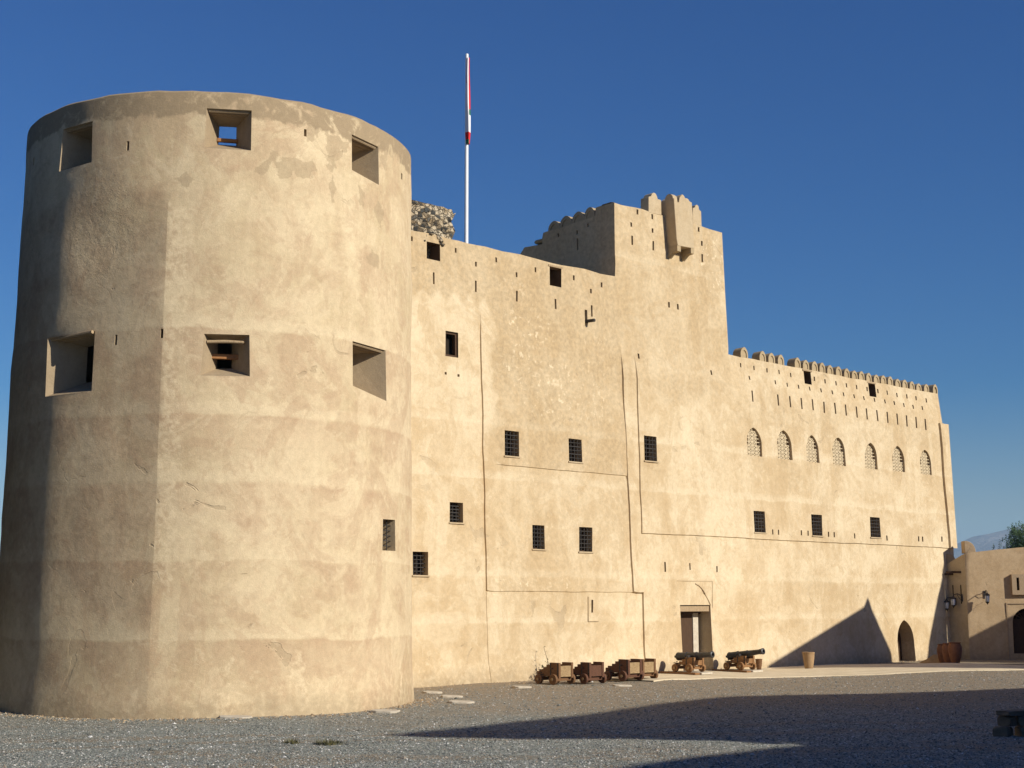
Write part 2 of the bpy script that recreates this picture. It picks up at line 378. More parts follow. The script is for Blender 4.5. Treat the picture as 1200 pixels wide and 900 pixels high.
def sheet(name, S, outline, holes, step, disp, mat, parent=None, seams=(), tone=None, smooth=35):
    """a plastered wall face with real openings, triangulated and slightly uneven"""
    pts = [Vector(p) for p in outline]; edges = [(i, (i + 1) % len(outline)) for i in range(len(outline))]
    def loop(poly, closed=True):
        n0 = len(pts)
        for p in poly: pts.append(Vector(p))
        m = len(poly)
        for i in range(m if closed else m - 1): edges.append((n0 + i, n0 + (i + 1) % m))
    for h in holes: loop(h)
    sl = []
    for line in seams:
        for sgn in (-1, 1):
            ln = []
            for i, q in enumerate(line):
                t = Vector(line[min(i + 1, len(line) - 1)]) - Vector(line[max(i - 1, 0)]); t.normalize()
                ln.append(tuple(Vector(q) + Vector((-t.y, t.x)) * .008 * sgn))
            loop(ln, False)
        sl += list(zip(line, line[1:]))
    us = [p[0] for p in outline]; zs = [p[1] for p in outline]
    bb = [(min(p[0] for p in h) - .05, max(p[0] for p in h) + .05, min(p[1] for p in h) - .05, max(p[1] for p in h) + .05) for h in holes]
    rr = random.Random(3)
    nu = int((max(us) - min(us)) / step); nz = int((max(zs) - min(zs)) / step)
    for i in range(1, nu):
        for j in range(1, nz):
            x = min(us) + i * step + rr.uniform(-.2, .2) * step; y = min(zs) + j * step + rr.uniform(-.2, .2) * step
            if any(b[0] < x < b[1] and b[2] < y < b[3] for b in bb): continue
            if any(abs(x - a[0]) < .7 and abs(y - a[1]) < .7 and segd(x, y, a, b) < .05 for a, b in sl): continue
            if not inpoly(x, y, outline): continue
            if min(segd(x, y, outline[q], outline[(q + 1) % len(outline)]) for q in range(len(outline))) < .06: continue
            pts.append(Vector((x, y)))
    V, E_, Fc, _, _, _ = delaunay_2d_cdt([p.to_2d() if len(p) > 2 else p for p in pts], edges, [], 0, 1e-5)
    keep = []
    for f in Fc:
        cx = sum(V[i].x for i in f) / 3; cy = sum(V[i].y for i in f) / 3
        if not inpoly(cx, cy, outline): continue
        if any(b[0] < cx < b[1] and b[2] < cy < b[3] and inpoly(cx, cy, h) for b, h in zip(bb, holes)): continue
        keep.append(tuple(f))
    vs = [S.w(p.x, p.y, disp(p.x, p.y)) for p in V]
    me = bpy.data.meshes.new(name); me.from_pydata([tuple(p) for p in vs], [], keep)
    if tone:
        ca = me.color_attributes.new('tone', 'FLOAT_COLOR', 'POINT')
        for i, p in enumerate(V): ca.data[i].color = (tuple(tone(p.x, p.y)) + (0.0,))[:4]
    bm = bmesh.new(); bm.from_mesh(me)
    bmesh.ops.delete(bm, geom=[v for v in bm.verts if not v.link_faces], context='VERTS')
    bm.normal_update(); f0 = max(bm.faces, key=lambda f: f.calc_area())
    bm.to_mesh(me); bm.free()
    return link_mesh(name, me, [mat], parent, smooth)

def recess(name, S, poly, depth, disp, mats, parent, inner=None, back=True):
    """reveal of one opening: sides (slot 0) and a back panel (slot 1)"""
    inner = inner or poly; n = len(poly); mb = MB()
    o = [S.w(u, z, disp(u, z)) for u, z in poly]; i_ = [S.w(u, z, -depth) for u, z in inner]
    me = bpy.data.meshes.new(name); f = [(k_, (k_ + 1) % n, n + (k_ + 1) % n, n + k_) for k_ in range(n)]; mi = [0] * n
    if back: f.append(tuple(range(n, 2 * n))); mi.append(1)
    me.from_pydata([tuple(p) for p in o + i_], [], f); me.polygons.foreach_set('material_index', mi)
    return link_mesh(name, me, mats, parent)

def quad(S, *pp): return [S.uv(*p) for p in pp]
def rect(S, x0, x1, y0, y1, off=0.0):
    """axis aligned opening on S from a pixel box"""
    a = S.uv(x0, y0, off); b = S.uv(x1, y0, off); c_ = S.uv(x1, y1, off); d = S.uv(x0, y1, off)
    u0 = (a[0] + d[0]) / 2; u1 = (b[0] + c_[0]) / 2; z1 = (a[1] + b[1]) / 2; z0 = (c_[1] + d[1]) / 2
    return [(u0, z0), (u1, z0), (u1, z1), (u0, z1)]
def slit(S, x, y, h, w=2.2):
    u, z = S.uv(x, y); u2, _ = S.uv(x + w, y); _, zt = S.uv(x, y - h / 2); _, zb = S.uv(x, y + h / 2)
    hw = max((u2 - u) / 2, .035)
    return [(u - hw, zb), (u + hw, zb), (u + hw, zt), (u - hw, zt)]
def arch(u0, u1, z0, zt, point=.5, n=7):
    """pointed arch outline, counter clockwise from lower left"""
    um = (u0 + u1) / 2; hw = (u1 - u0) / 2; zs = zt - hw * (1 + point * .5)
    r = [(u0, z0), (u1, z0)]
    for i in range(n + 1):
        t = i / n; r.append((u1 - hw * (1 - math.cos(t * math.pi / 2)) ** 1.0 * .86 - hw * .14 * t, zs + (zt - zs) * (math.sin(t * math.pi / 2) * .72 + t * .28)))
    r[-1] = (um, zt)
    for i in range(n - 1, -1, -1):
        u, z = r[2 + i]; r.append((2 * um - u, z))
    return r

# ------------------------------------------------------------------ ground
def sstep(a, b, x):
    t = max(0, min(1, (x - a) / (b - a))); return t * t * (3 - 2 * t)
def ground_z(x, y):
    g = .22 * sstep(8, 18, x) * sstep(36, 47, y) * (1 - sstep(55, 61, y))
    if -40 < x < 60 and 5 < y < 75: g += .035 * noise.noise(Vector((x * .25, y * .25, 2))) * sstep(75, 60, y) + .02 * noise.noise(Vector((x * .9, y * .9, 7)))
    return g
def axis(lo, hi, st, far):
    r = []; x = lo
    while x <= hi + 1e-6: r.append(x); x += st
    a = [far * -1, far * -.4, far * -.15, far * -.05, far * -.02, far * -.01]; b = [-q for q in a[::-1]]
    return [q for q in a if q < lo - 5] + r + [q for q in b if q > hi + 5]
xs = axis(-30, 50, .5, 15000); ys = axis(12, 74, .5, 15000)
me = bpy.data.meshes.new('ground'); nx = len(xs)
me.from_pydata([(x, y, ground_z(x, y)) for y in ys for x in xs], [],
    [(j * nx + i, j * nx + i + 1, (j + 1) * nx + i + 1, (j + 1) * nx + i) for j in range(len(ys) - 1) for i in range(nx - 1)])
tag(link_mesh('ground', me, [M['gravel']], None, 60), kind='structure')

# loose gravel stones, denser near the viewer
def pebbles():
    rg = random.Random(11); vs = []; fs = []
    def one(x, y, s):
        z = ground_z(x, y); n = len(vs); a = rg.uniform(0, 6.28)
        sx, sy, sz = s * rg.uniform(.7, 1.3), s * rg.uniform(.7, 1.3), s * rg.uniform(.45, .9)
        for q in range(4):
            w_ = a + q * 1.571 + rg.uniform(-.3, .3); vs.append((x + math.cos(w_) * sx, y + math.sin(w_) * sy, z + sz * rg.uniform(-.1, .35)))
        vs.append((x + rg.uniform(-.3, .3) * s, y + rg.uniform(-.3, .3) * s, z + sz))
        fs.extend([(n, n + 1, n + 4), (n + 1, n + 2, n + 4), (n + 2, n + 3, n + 4), (n + 3, n, n + 4)])
    cnt = 0
    while cnt < 80000:
        y = 21 + 32 * rg.random() ** 1.7; x = rg.uniform(-.38, .38) * y
        if (x - TC[0]) ** 2 + (y - TC[1]) ** 2 < 5.4 ** 2: continue
        if (x - P0.x) * N_.x + (y - P0.y) * N_.y < 1.2: continue
        if paved(x, y): continue
        one(x, y, rg.choice((.011, .014, .017, .02, .025)) * (1 + (rg.random() > .994) * 1.3)); cnt += 1
    me = bpy.data.meshes.new('gravel_stones'); me.from_pydata(vs, [], fs)
    tag(link_mesh('gravel_stones', me, [M['pebble']]), 'loose grey gravel stones strewn over the forecourt', 'gravel', kind='stuff')

# ------------------------------------------------------------------ round tower
TC = (-8.0, 37.75); TH = 14.78
T = Round(TC, 5.36, 5.19, TH)
tw = thing('round_tower', 'massive round plastered tower with splayed square embrasures at the left end of the fort', 'tower', (TC[0], TC[1], 0))
uL, _ = T.uv(187, 480)
uD, _ = T.uv(63, 480)
def t_disp(u, z):
    P = T.w(u, z); d = rough_d(P, .035) + (.05 * sstep(.9, 0, z))
    if uD < u < uL:      # the flank between the two arrises is trowelled nearly flat
        r_ = T.rad(z); m_ = (uD + uL) / 2 / T.r0; h_ = (uL - uD) / 2 / T.r0
        d += (r_ * math.cos(h_) / math.cos(u / T.r0 - m_) - r_) * (1 - sstep(11.0, 13.0, z)) * (.35 + .3 * sstep(.4, 3.0, z))
    return d
def tl(v): return tuple(v)
emb_up = [quad(T, (70.1, 201.3), (107.2, 189.9), (108.8, 141.9), (74.7, 151.5)),
          quad(T, (239.2, 172.8), (294.1, 176.5), (294.9, 129.6), (242.1, 126.7)),
          quad(T, (412, 199.2), (443.5, 216.8), (443.7, 172), (412.3, 157.3))]
emb_mid = [quad(T, (52.3, 464.8), (103.7, 457.3), (106.9, 386.7), (56, 396.5)),
           quad(T, (234.7, 440), (292.8, 441), (292.3, 392.5), (239.2, 391.2)),
           quad(T, (413.3, 452), (453.3, 470), (451.7, 410.7), (413.3, 399.7))]
low_win = quad(T, (447.7, 645), (463, 645.7), (462.7, 609.3), (447.7, 608.3))
t_slits = [slit(T, *a) for a in ((149.6, 170.7, 11, 3), (40, 189, 9, 1.6), (357.9, 155.5, 8.5, 2.4), (471.2, 206.7, 7, 1.5), (132, 397, 12, 3), (189.6, 390.7, 11, 2.4), (33.5, 454, 9, 1.4))]
def shrink(poly, fw, fh, dz):
    cu = sum(p[0] for p in poly) / 4; cz = sum(p[1] for p in poly) / 4
    return [(cu + (u - cu) * fw, cz + dz + (z - cz) * fh) for u, z in poly]
inn_up = [shrink(p, .46, .47, .10) for p in emb_up]; inn_mid = [shrink(p, .37, .62, .12) for p in emb_mid]
UC = math.pi * T.r0
def t_outline(z0, z1, n=120):
    lo = [(-UC + 2 * UC * i / n, z0) for i in range(n + 1)]
    hi = [(UC - 2 * UC * i / n, z1 + .035 * noise.noise(Vector((i * .35, 0, 3)))) for i in range(n + 1)]
    return lo + hi
def wv2(t): return .004 * noise.noise(Vector((t, 3, 1)))
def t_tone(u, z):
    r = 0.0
    if uD - 3 < u < uL and 2.0 < z < 12.3 + .25 * noise.noise(Vector((u * .8, 0, 0))): r = .5 + .2 * noise.noise(Vector((u * .6, z * .6, 1)))  # left flank painted browner to deepen the shade on its grazing side
    g = 0.0
    a, b = T.uv(112, 268); q = ((u - a) / 1.25) ** 2 + ((z - b) / 1.25) ** 2
    if q < 1.3: g = max(0, 1 - q * .6)
    w_ = 0.0
    if z < .9: w_ = .35 * (1 - z / .9)
    if 0 < u - uL < .55 and 3 < z < 12: w_ = max(w_, .5)
    if z < 1.6:
        for px_ in (268, 352, 470):
            if abs(u - T.uv(px_, 770)[0]) < .3: w_ = max(w_, .55)
    al = 0.0
    for cu, cz, ru, rz, s_ in TPATCH:
        q = ((u - cu) / ru) ** 2 + ((z - cz) / rz) ** 2
        if q < 1.6: al = max(al, s_ * (1.05 - q * .55))
    return (r, g, w_, al)
TPATCH = [(*T.uv(a, b), ru * .8, rz * .8, .8) for a, b, ru, rz in ((352, 195, .6, .4), (396, 172, .4, .5), (368, 155, .4, .35), (322, 180, .3, .35), (388, 190, .4, .3), (450, 187, .35, .5), (392, 222, .3, .3), (330, 208, .3, .25), (425, 232, .35, .3), (300, 205, .3, .2), (221, 205, .4, .22), (445, 248, .4, .45), (440, 305, .4, .4))]
uv_seam = [[(uL + wv2(z / 3), z / 3) for z in range(0, 37)]]
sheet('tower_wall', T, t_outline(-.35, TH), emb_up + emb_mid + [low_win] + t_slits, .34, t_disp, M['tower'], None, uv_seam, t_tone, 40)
tower_parts = []
def adopt(o, parent):
    """parent keeping the shape where it was surveyed"""
    o.parent = parent; o.matrix_parent_inverse.identity()
    if parent.parent is None: o.location = -Vector(parent.location)
    return o
adopt(bpy.data.objects['tower_wall'], tw)
WI = .85
def world_part(fn, *a, **k_):
    o = fn(*a, **k_); return o
for p, q in zip(emb_up, inn_up):
    e = recess('embrasure', T, p, WI, t_disp, [M['reveal'], M['dark']], None, q, False); adopt(e, tw)
for p, q in zip(emb_mid, inn_mid):
    e = recess('embrasure', T, p, WI, t_disp, [M['reveal'], M['dark']], None, q, False); adopt(e, tw)
def tower_bar(p, q, zf, mat, name, parent, dd=.55, hh=.055, ext=.28):
    cu = sum(a[0] for a in q) / 4; z0 = min(a[1] for a in q); z1 = max(a[1] for a in q); z = z0 + (z1 - z0) * zf
    hw = (max(a[0] for a in q) - min(a[0] for a in q)) / 2 + ext
    a = T.w(cu - hw, z, -dd); b = T.w(cu + hw, z, -dd); out = T.w(cu, z, 0) - T.w(cu, z, -.09)
    o = MB().obox(a, b - a, out, (0, 0, hh * 2)).build(name, M[mat], None, None, .008)
    return adopt(o, parent)
tower_bar(emb_mid[1], inn_mid[1], .30, 'bar', 'wooden_bar', tw, .62, .06, .22)
tower_bar(emb_up[1], inn_up[1], .08, 'bar', 'wooden_bar', tw, .80, .045, .05)
# weathered lintel timber in the middle embrasure
q = emb_mid[1]
a = T.w(q[3][0] + .06, q[3][1] - .16, -.16); b = T.w(q[2][0] - .1, q[2][1] - .16, -.16)
adopt(MB().tube([a, a.lerp(b, .5) + Vector((0, 0, .015)), b], [.04, .043, .036], 8).build('lintel_timber', M['beam'], None, 50), tw)
for j in (0, 1, 2):
    for src in (emb_up, emb_mid):
        if src is emb_mid and j == 1: continue
        q = src[j]
        mbx = MB()
        for t_ in (.10, .24, .38):
            a = T.w(q[3][0] + .04, q[3][1] - .02 - t_ * .05, -t_); b = T.w(q[2][0] - .04, q[2][1] - .02 - t_ * .05, -t_)
            mbx.tube([a, b], .045, 7)
        adopt(mbx.build('lintel_timber', M['beam'], None, 50), tw)
w_ = recess('window', T, low_win, .5, t_disp, [M['tower'], M['dark']], None); adopt(w_, tw)
mb = MB()
for i in range(1, 6):
    z = low_win[0][1] + (low_win[3][1] - low_win[0][1]) * i / 6; mb.tube([T.w(low_win[0][0], z, -.13), T.w(low_win[1][0], z, -.13)], .014, 6)
for i in (1, 2):
    u = low_win[0][0] + (low_win[1][0] - low_win[0][0]) * i / 3; mb.tube([T.w(u, low_win[0][1], -.13), T.w(u, low_win[3][1], -.13)], .014, 6)
g_ = mb.build('grille', M['iron']); g_.parent = w_
for s_ in t_slits: adopt(recess('arrow_slit', T, s_, .45, t_disp, [M['tower'], M['dark']], None), tw)
# inner face of the crown, floors and rounded rim
sheet('inner_wall', T, t_outline(-.3, TH - .02, 80), inn_up + inn_mid, .9, lambda u, z: -WI, M['trim'])
adopt(bpy.data.objects['inner_wall'], tw)
mb = MB()
for zf in (11.6,):
    ring = [T.w(2 * math.pi * T.r0 * i / 64, zf, -WI + .02) for i in range(64)]
    mb.prism(ring, (0, 0, -.3))
adopt(mb.build('roof_floor', M['trim']), tw)
n = 120; vs = []; fs = []
prof = [(0.0, 0.0), (-.05, .05), (-.2, .085), (-.45, .09), (-.7, .07), (-WI, -.02)]
for i in range(n + 1):
    u = UC - 2 * UC * i / n; z = TH + .035 * noise.noise(Vector((i * .35, 0, 3)))
    for jx, (d, dz) in enumerate(prof):
        zz = z + dz + (.02 * noise.noise(Vector((i * .6, jx, 9))) if 0 < jx < 5 else 0)
        vs.append(tuple(T.w(u, zz, d + (t_disp(u, z) if jx < 2 else 0)) if jx < 5 else T.w(u, TH - .02, -WI)))
m_ = len(prof)
for i in range(n):
    for jx in range(m_ - 1): fs.append((i * m_ + jx, (i + 1) * m_ + jx, (i + 1) * m_ + jx + 1, i * m_ + jx + 1))
me = bpy.data.meshes.new('parapet_rim'); me.from_pydata(vs, [], fs)
adopt(link_mesh('parapet_rim', me, [M['tower']], None, 50), tw)

# ------------------------------------------------------------------ castle facade
P0 = on_ground(815, 788); FAZ = R(47.15)
FP = Plane(P0, FAZ, .02); D_, N_ = FP.U, FP.N
UZ = Vector((0, 0, 1))
castle = thing('castle_building', 'tall sand coloured fort with long plastered front, stepped roofline and rows of arrow slits', 'castle')
def wv(t, k_): return .026 * noise.noise(Vector((t * .7, k_ * 7.3, 0))) + .014 * noise.noise(Vector((t * 2.6, k_ * 3.1, 4)))
LK = [0]
def lin(a, b):
    (ua, za), (ub, zb) = a, b; LK[0] += 1; q = LK[0]
    return lambda z: ua + (ub - ua) * (z - za) / (zb - za) + wv(z, q)
pL1a, pL1b, pL1c = FP.uv(562, 350), FP.uv(569, 693), FP.uv(574, 806)
pL2a, pL2b, pL2c, pL2d = FP.uv(726, 405), FP.uv(740, 693), FP.uv(752, 694), FP.uv(756, 806)
pL3a, pL3b = FP.uv(742, 415), FP.uv(749, 626)
pL4a, pL4b = FP.uv(1096, 496), FP.uv(1108, 641)
ZH1 = (pL1b[1] + pL2c[1]) / 2; ZH3 = (pL3b[1] + FP.uv(1113, 642)[1]) / 2
L1, L1x, L2, L2x, L3, L4 = lin(pL1a, pL1b), lin((pL1b[0], ZH1), pL1c), lin(pL2a, pL2b), lin((pL2c[0], ZH1), pL2d), lin(pL3a, pL3b), lin(pL4a, pL4b)
ZP = pL4a[1]
H1 = lambda u: ZH1 + wv(u, 21)
H3 = lambda u: ZH3 + wv(u, 22)
H2 = lambda u: ZH2 + wv(u, 23)
HP = lambda u: ZP
ZH2 = FP.uv(655, 551)[1]
def proud(u, z):
    d = 0.0; f1 = sstep(pL1a[1], pL1a[1] - 1.6, z); f2 = sstep(pL2a[1], pL2a[1] - 1.2, z)
    if z > H1(u):
        if u > L1(z): d += .055 * f1
        if u > L2(z): d += .065 * f2
    else:
        if u > L1x(z): d += .02
        if u > L2x(z): d += .065
    if z > H3(u):
        if u > L3(z): d += .05 * f2
        if u > L4(z) and z < ZP: d += .10
    return d
def f_disp(u, z):
    P = FP.w(u, z); return proud(u, z) + rough_d(P, .04) + .13 * sstep(.8, .0, z) * (.5 + .5 * noise.noise(P * .8))
def vseam(f, z0, z1): n_ = max(2, int(abs(z1 - z0) / .3)); return [(f(z0 + (z1 - z0) * i / n_), z0 + (z1 - z0) * i / n_) for i in range(n_ + 1)]
def hseam(f, u0, u1): n_ = max(2, int(abs(u1 - u0) / .3)); return [(u0 + (u1 - u0) * i / n_, f(u0 + (u1 - u0) * i / n_)) for i in range(n_ + 1)]
uCX = FP.uv(1099, 470)[0] - .03
seams = [vseam(L1, ZH1 + .03, pL1a[1]), vseam(L1x, .1, ZH1 - .03), vseam(L2, ZH1 + .03, pL2a[1]), vseam(L2x, .1, ZH1 - .03), hseam(H1, pL1b[0], pL2c[0]),
         vseam(L3, ZH3, pL3a[1]), hseam(H3, pL3b[0], uCX), vseam(L4, ZH3, ZP), hseam(HP, pL4a[0], uCX), hseam(H2, L1(ZH2) + .5, L2(ZH2) - .03)]
_proud0 = proud
def proud(u, z):
    d = _proud0(u, z)
    if L1(z) + .5 < u < L2(z) and z > H2(u): d += .035 * sstep(10.5, 8.5, z)
    return d

# openings, in pixels of the survey
def c2(x, y): return (840 + x * .23333, 390 + y * .23333)
def c3(x, y): return (840 + x * .24454, 560 + y * .24454)
def c7(x, y): return (480 + x * .22222, 220 + y * .22222)
def c8(x, y): return (600 + x * .23333, 210 + y * .23333)
slits = []
for x, y in ((163, 320), (290, 340), (352, 348), (411, 357), (467, 363), (524, 376), (578, 381), (631, 390), (686, 400), (738, 409), (790, 418), (840, 427), (890, 435), (939, 444), (986, 452), (1032, 462)):
    slits.append(slit(FP, *c2(x, y), 13, 1.6))
for x, y in ((158, 227), (285, 250), (346, 262), (405, 272), (461, 281), (517, 290), (573, 300), (628, 310), (681, 320), (731, 329), (784, 338), (834, 346), (883, 354), (930, 364), (977, 373), (1023, 379)):
    slits.append(slit(FP, *c2(x, y), 4.7, 1.45))
for x, y in ((119, 163), (185, 177), (249, 189), (311, 197), (370, 212), (489, 231), (541, 244), (597, 254), (649, 264), (701, 273), (752, 283), (806, 293), (853, 301), (901, 313), (950, 320), (996, 329), (1048, 340)):
    slits.append(slit(FP, *c2(x, y), 5.0, 1.45))
for x, y in ((251, 260), (280, 261), (388, 264), (421, 266), (520, 271), (547, 273), (645, 279), (798, 289), (952, 293), (971, 294), (1063, 294)):
    slits.append(slit(FP, *c3(x, y), 6, 1.5))
for x, y, h in ((15, 268, 25), (244, 330, 25), (350, 403, 25), (458, 380, 26), (563, 459, 26), (666, 432, 26), (866, 475, 26), (957, 545, 24), (1014, 512, 26),
                (128, 477, 62), (349, 520, 60), (565, 572, 56), (771, 613, 54), (960, 650, 60)):
    slits.append(slit(FP, *c7(x, y), h * .2222, 2.0))
pipe_slit = slit(FP, *c7(930, 686), 18.5, 3.0); slits.append(pipe_slit)
for x, y, h in ((628, 165, 25), (704, 188, 26), (598, 228, 22), (705, 258, 22), (935, 252, 24), (952, 323, 24), (603, 307, 46), (710, 334, 46), (956, 396, 40), (787, 631, 28), (831, 641, 28)):
    slits.append(slit(FP, *c8(x, y), h * .2333, 2.0))
for a in ((747.4, 417.5, 6, 2), (831.3, 437, 5.5, 1.8), (776.6, 664.4, 11.6, 1.8), (806, 664, 8, 1.4), (837.3, 667, 7, 1.6), (693.6, 710.4, 15, 2.2), (522.6, 437.4, 3, 2.4), (537.4, 440, 3, 2.4)):
    slits.append(slit(FP, *a))
win_px = [(589.3, 605.9, 505.3, 534.7), (664.5, 680, 514.7, 541.3), (751.2, 765.9, 511.5, 540.5), (622.7, 637.3, 615.5, 643.5), (677.3, 692.5, 617.9, 646.5),
          (527, 543, 588.8, 612.3), (484, 502, 646.5, 674), (879.6, 892.6, 599.2, 624), (947.6, 959.8, 603.3, 627.8), (1016, 1027.6, 606.4, 629.7)]
wins = [rect(FP, *a) for a in win_px]
dark_px = [(500.2, 516, 284.5, 304.5), (644.4, 657.8, 313, 335.5), (522, 536.8, 388.8, 418.2), (942, 950.4, 434.8, 450.2), (1017.3, 1025.3, 449.2, 465)]
darks = [rect(FP, *a) for a in dark_px]
arc_px = [(137, 212, 478, 620), (290, 361, 492, 638), (435, 498, 516, 652), (568, 632, 528, 668), (730, 791, 555, 685), (870, 929, 570, 698), (1010, 1066, 590, 713)]
arcs = []
for x0, x1, yt, yb in arc_px:
    a = FP.uv(*c2(x0, yb)); b = FP.uv(*c2(x1, yb)); t_ = FP.uv(*c2((x0 + x1) / 2, yt))
    z0 = (a[1] + b[1]) / 2
    arcs.append(arch(a[0], b[0], z0, t_[1], .5))
a = FP.uv(1050, 770); b = FP.uv(1070, 770); t_ = FP.uv(1058, 726.5)
small_door = arch(a[0], b[0], -.2, t_[1], .7)
dr = rect(FP, 796, 831.5, 709, 789); dr = [(dr[0][0], .02), (dr[1][0], .02), dr[2], dr[3]]
holes = slits + wins + darks + arcs + [small_door, dr]
# outline of the whole front: low wall, keep, right wing
uA0 = -19.5
zA = (FP.uv(480, 267.8)[1] + FP.uv(720, 325.5)[1]) / 2
uB0 = (FP.uv(718, 237)[0] + FP.uv(722, 325)[0]) / 2; uB1 = (FP.uv(846, 272)[0] + FP.uv(853, 405)[0]) / 2
zB = (FP.uv(718, 237)[1] + FP.uv(846, 272)[1]) / 2
zC = (FP.uv(855.2, 417.5)[1] + FP.uv(1098.5, 460.7)[1]) / 2
uC1 = FP.uv(1099, 470)[0]
uPil = FP.uv(1110, 560)[0]
def wob(u, z): return .045 * noise.noise(Vector((u * .9, z, 4))) + .02 * noise.noise(Vector((u * 3, z, 4)))
def run(u0, u1, z, st=.4):
    n = max(2, int(abs(u1 - u0) / st)); return [(u0 + (u1 - u0) * i / n, z + wob(u0 + (u1 - u0) * i / n, z)) for i in range(n + 1)]
outl = [(uA0, -.5), (uC1 + .06, -.5), (uC1 + .06, ZH3)]
outl += [(uC1 + .42, ZH3 + .01), (uC1 + .40, ZP - .01), (uC1, ZP)]
outl += run(uC1, uB1 + .03, zC)
outl += [(uB1 + .06, zC + .3), (uB1, (zC + zB) / 2)] + run(uB1 - .02, uB0, zB)
outl += [(uB0, zA + .5)] + run(uB0 - .02, uA0, zA)
# the top edge over the broken embrasure at the tower
def f_tone(u, z):
    r = g = b = 0.0
    if L1(z) + .5 < u < L2(z) and ZH2 < z < 13.9: r = .62 + .2 * sstep(9, 13, z)
    elif L1(z) + .5 < u < L2(z) and ZH1 < z <= ZH2: r = .42
    elif z > 12.4 and u < uB0: r = .72
    elif uB0 < u < uB1 and z > 10.5: r = .56
    elif z > 9.4 and u > uB1: r = .46
    for w_ in wins + arcs:
        a0, a1 = w_[0][0], w_[1][0]; zb = w_[0][1]
        if a0 - .12 < u < a1 + .12 and zb - 1.5 < z < zb + .1: r = max(r, .58 * (1 - (zb - z) / 1.5))
    for cx, cy, ru, rz, s in ((640, 455, 1.7, 1.3, .9), (610, 430, 1.2, 1.0, .7), (800, 470, 2.2, 1.2, .0), (620, 380, 1.6, .9, .5), (700, 420, 1.0, 2.0, .3), (835, 310, .9, 1.4, .8), (655, 610, 1.4, 1.0, .3), (600, 690, 1.6, .5, .6), (655, 690, 1.2, .4, .5), (690, 470, 1.2, 1.4, .4), (600, 335, 1.2, .5, .3), (560, 380, .9, .8, .4)):
        a, c_ = FP.uv(cx, cy); q = ((u - a) / ru) ** 2 + ((z - c_) / rz) ** 2
        if q < 1: g = max(g, s * (1 - q * q))
    for cx, cy, ru, rz, s in ((645, 448, 1.0, .45, .55), (728, 712, .9, .7, .5), (785, 460, 2.0, 1.4, .0), (670, 715, .6, .6, .45)):
        a, c_ = FP.uv(cx, cy); q = ((u - a) / ru) ** 2 + ((z - c_) / rz) ** 2
        if q < 1: b = max(b, s * (1 - q))
    for cx, cy, ru, rz, s in ((785, 450, 2.6, 1.1, .65), (925, 565, 1.6, .8, .45), (1040, 560, 2.2, 1.3, .35), (950, 680, 3.5, .9, .4)):
        a, c_ = FP.uv(cx, cy); q = ((u - a) / ru) ** 2 + ((z - c_) / rz) ** 2
        if q < 1: r = max(r, s * (1 - q * .6))
    return (r, g, b)
sheet('front_wall', FP, outl, holes, .34, f_disp, M['wall'], castle, seams, f_tone, 30)
for s_ in slits: recess('arrow_slit', FP, s_, .4, f_disp, [M['wall'], M['mud_shade']], castle)

def bars(poly, nv, nh, off, rad=.016):
    u0 = min(p[0] for p in poly); u1 = max(p[0] for p in poly); z0 = min(p[1] for p in poly); z1 = max(p[1] for p in poly); mb = MB()
    for i in range(1, nv + 1):
        u = u0 + (u1 - u0) * i / (nv + 1); mb.tube([FP.w(u, z0 - .01, off), FP.w(u, z1 + .01, off)], rad, 6)
    for i in range(1, nh + 1):
        z = z0 + (z1 - z0) * i / (nh + 1); mb.tube([FP.w(u0 - .01, z, off + rad), FP.w(u1 + .01, z, off + rad)], rad, 6)
    return mb
def frame(poly, off, wd=.05, dp=.06):
    u0 = min(p[0] for p in poly); u1 = max(p[0] for p in poly); z0 = min(p[1] for p in poly); z1 = max(p[1] for p in poly); mb = MB()
    def b(a0, a1, c0, c1): mb.obox(FP.w(a0, c0, off), FP.w(a1, c0, off) - FP.w(a0, c0, off), FP.N * -dp, FP.w(a0, c1, off) - FP.w(a0, c0, off))
    b(u0, u0 + wd, z0, z1); b(u1 - wd, u1, z0, z1); b(u0 + wd, u1 - wd, z0, z0 + wd); b(u0 + wd, u1 - wd, z1 - wd, z1)
    return mb
for i, p in enumerate(wins):
    o = recess('window', FP, p, .42, f_disp, [M['wall'], M['dark']], castle)
    cu = sum(q[0] for q in p) / 4; cz = sum(q[1] for q in p) / 4; d0 = proud(cu, cz)
    bars(p, 3, 5, d0 - .07 if i < 5 or i > 6 else -.2).build('grille', M['iron'], o, 60)
    u0_, z0_ = p[0]; u1_ = p[1][0]
    MB().obox(FP.w(u0_ - .04, z0_ - .05, d0 - .2), FP.U * (u1_ - u0_ + .08), FP.N * .235, UZ * .05).build('sill', M['wall'], o, None, .006)
    frame(p, -.26 if i < 5 else -.3, .06, .06).build('frame', M['oldwood'], o)
for i, p in enumerate(darks):
    o = recess('window', FP, p, 1.1 if i != 2 else .3, f_disp, [M['mud_shade'], M['dark']], castle)  # dark brown reveals stand in for the shade inside these openings
    if i in (1, 3, 4):
        u0, z1 = p[3]; u1 = p[2][0]; d0 = proud(u0, z1)
        MB().obox(FP.w(u0 - .07, z1 - .02, d0 - .3), FP.U * (u1 - u0 + .14), FP.N * .315, UZ * .07).build('lintel', M['beam'], o, None, .006)
    if i == 2: frame(p, -.06, .075, .12).build('frame', M['oldwood'], o)
mb = MB(); rg = random.Random(5); p = darks[0]; u0, z1 = p[3]; u1 = p[2][0]
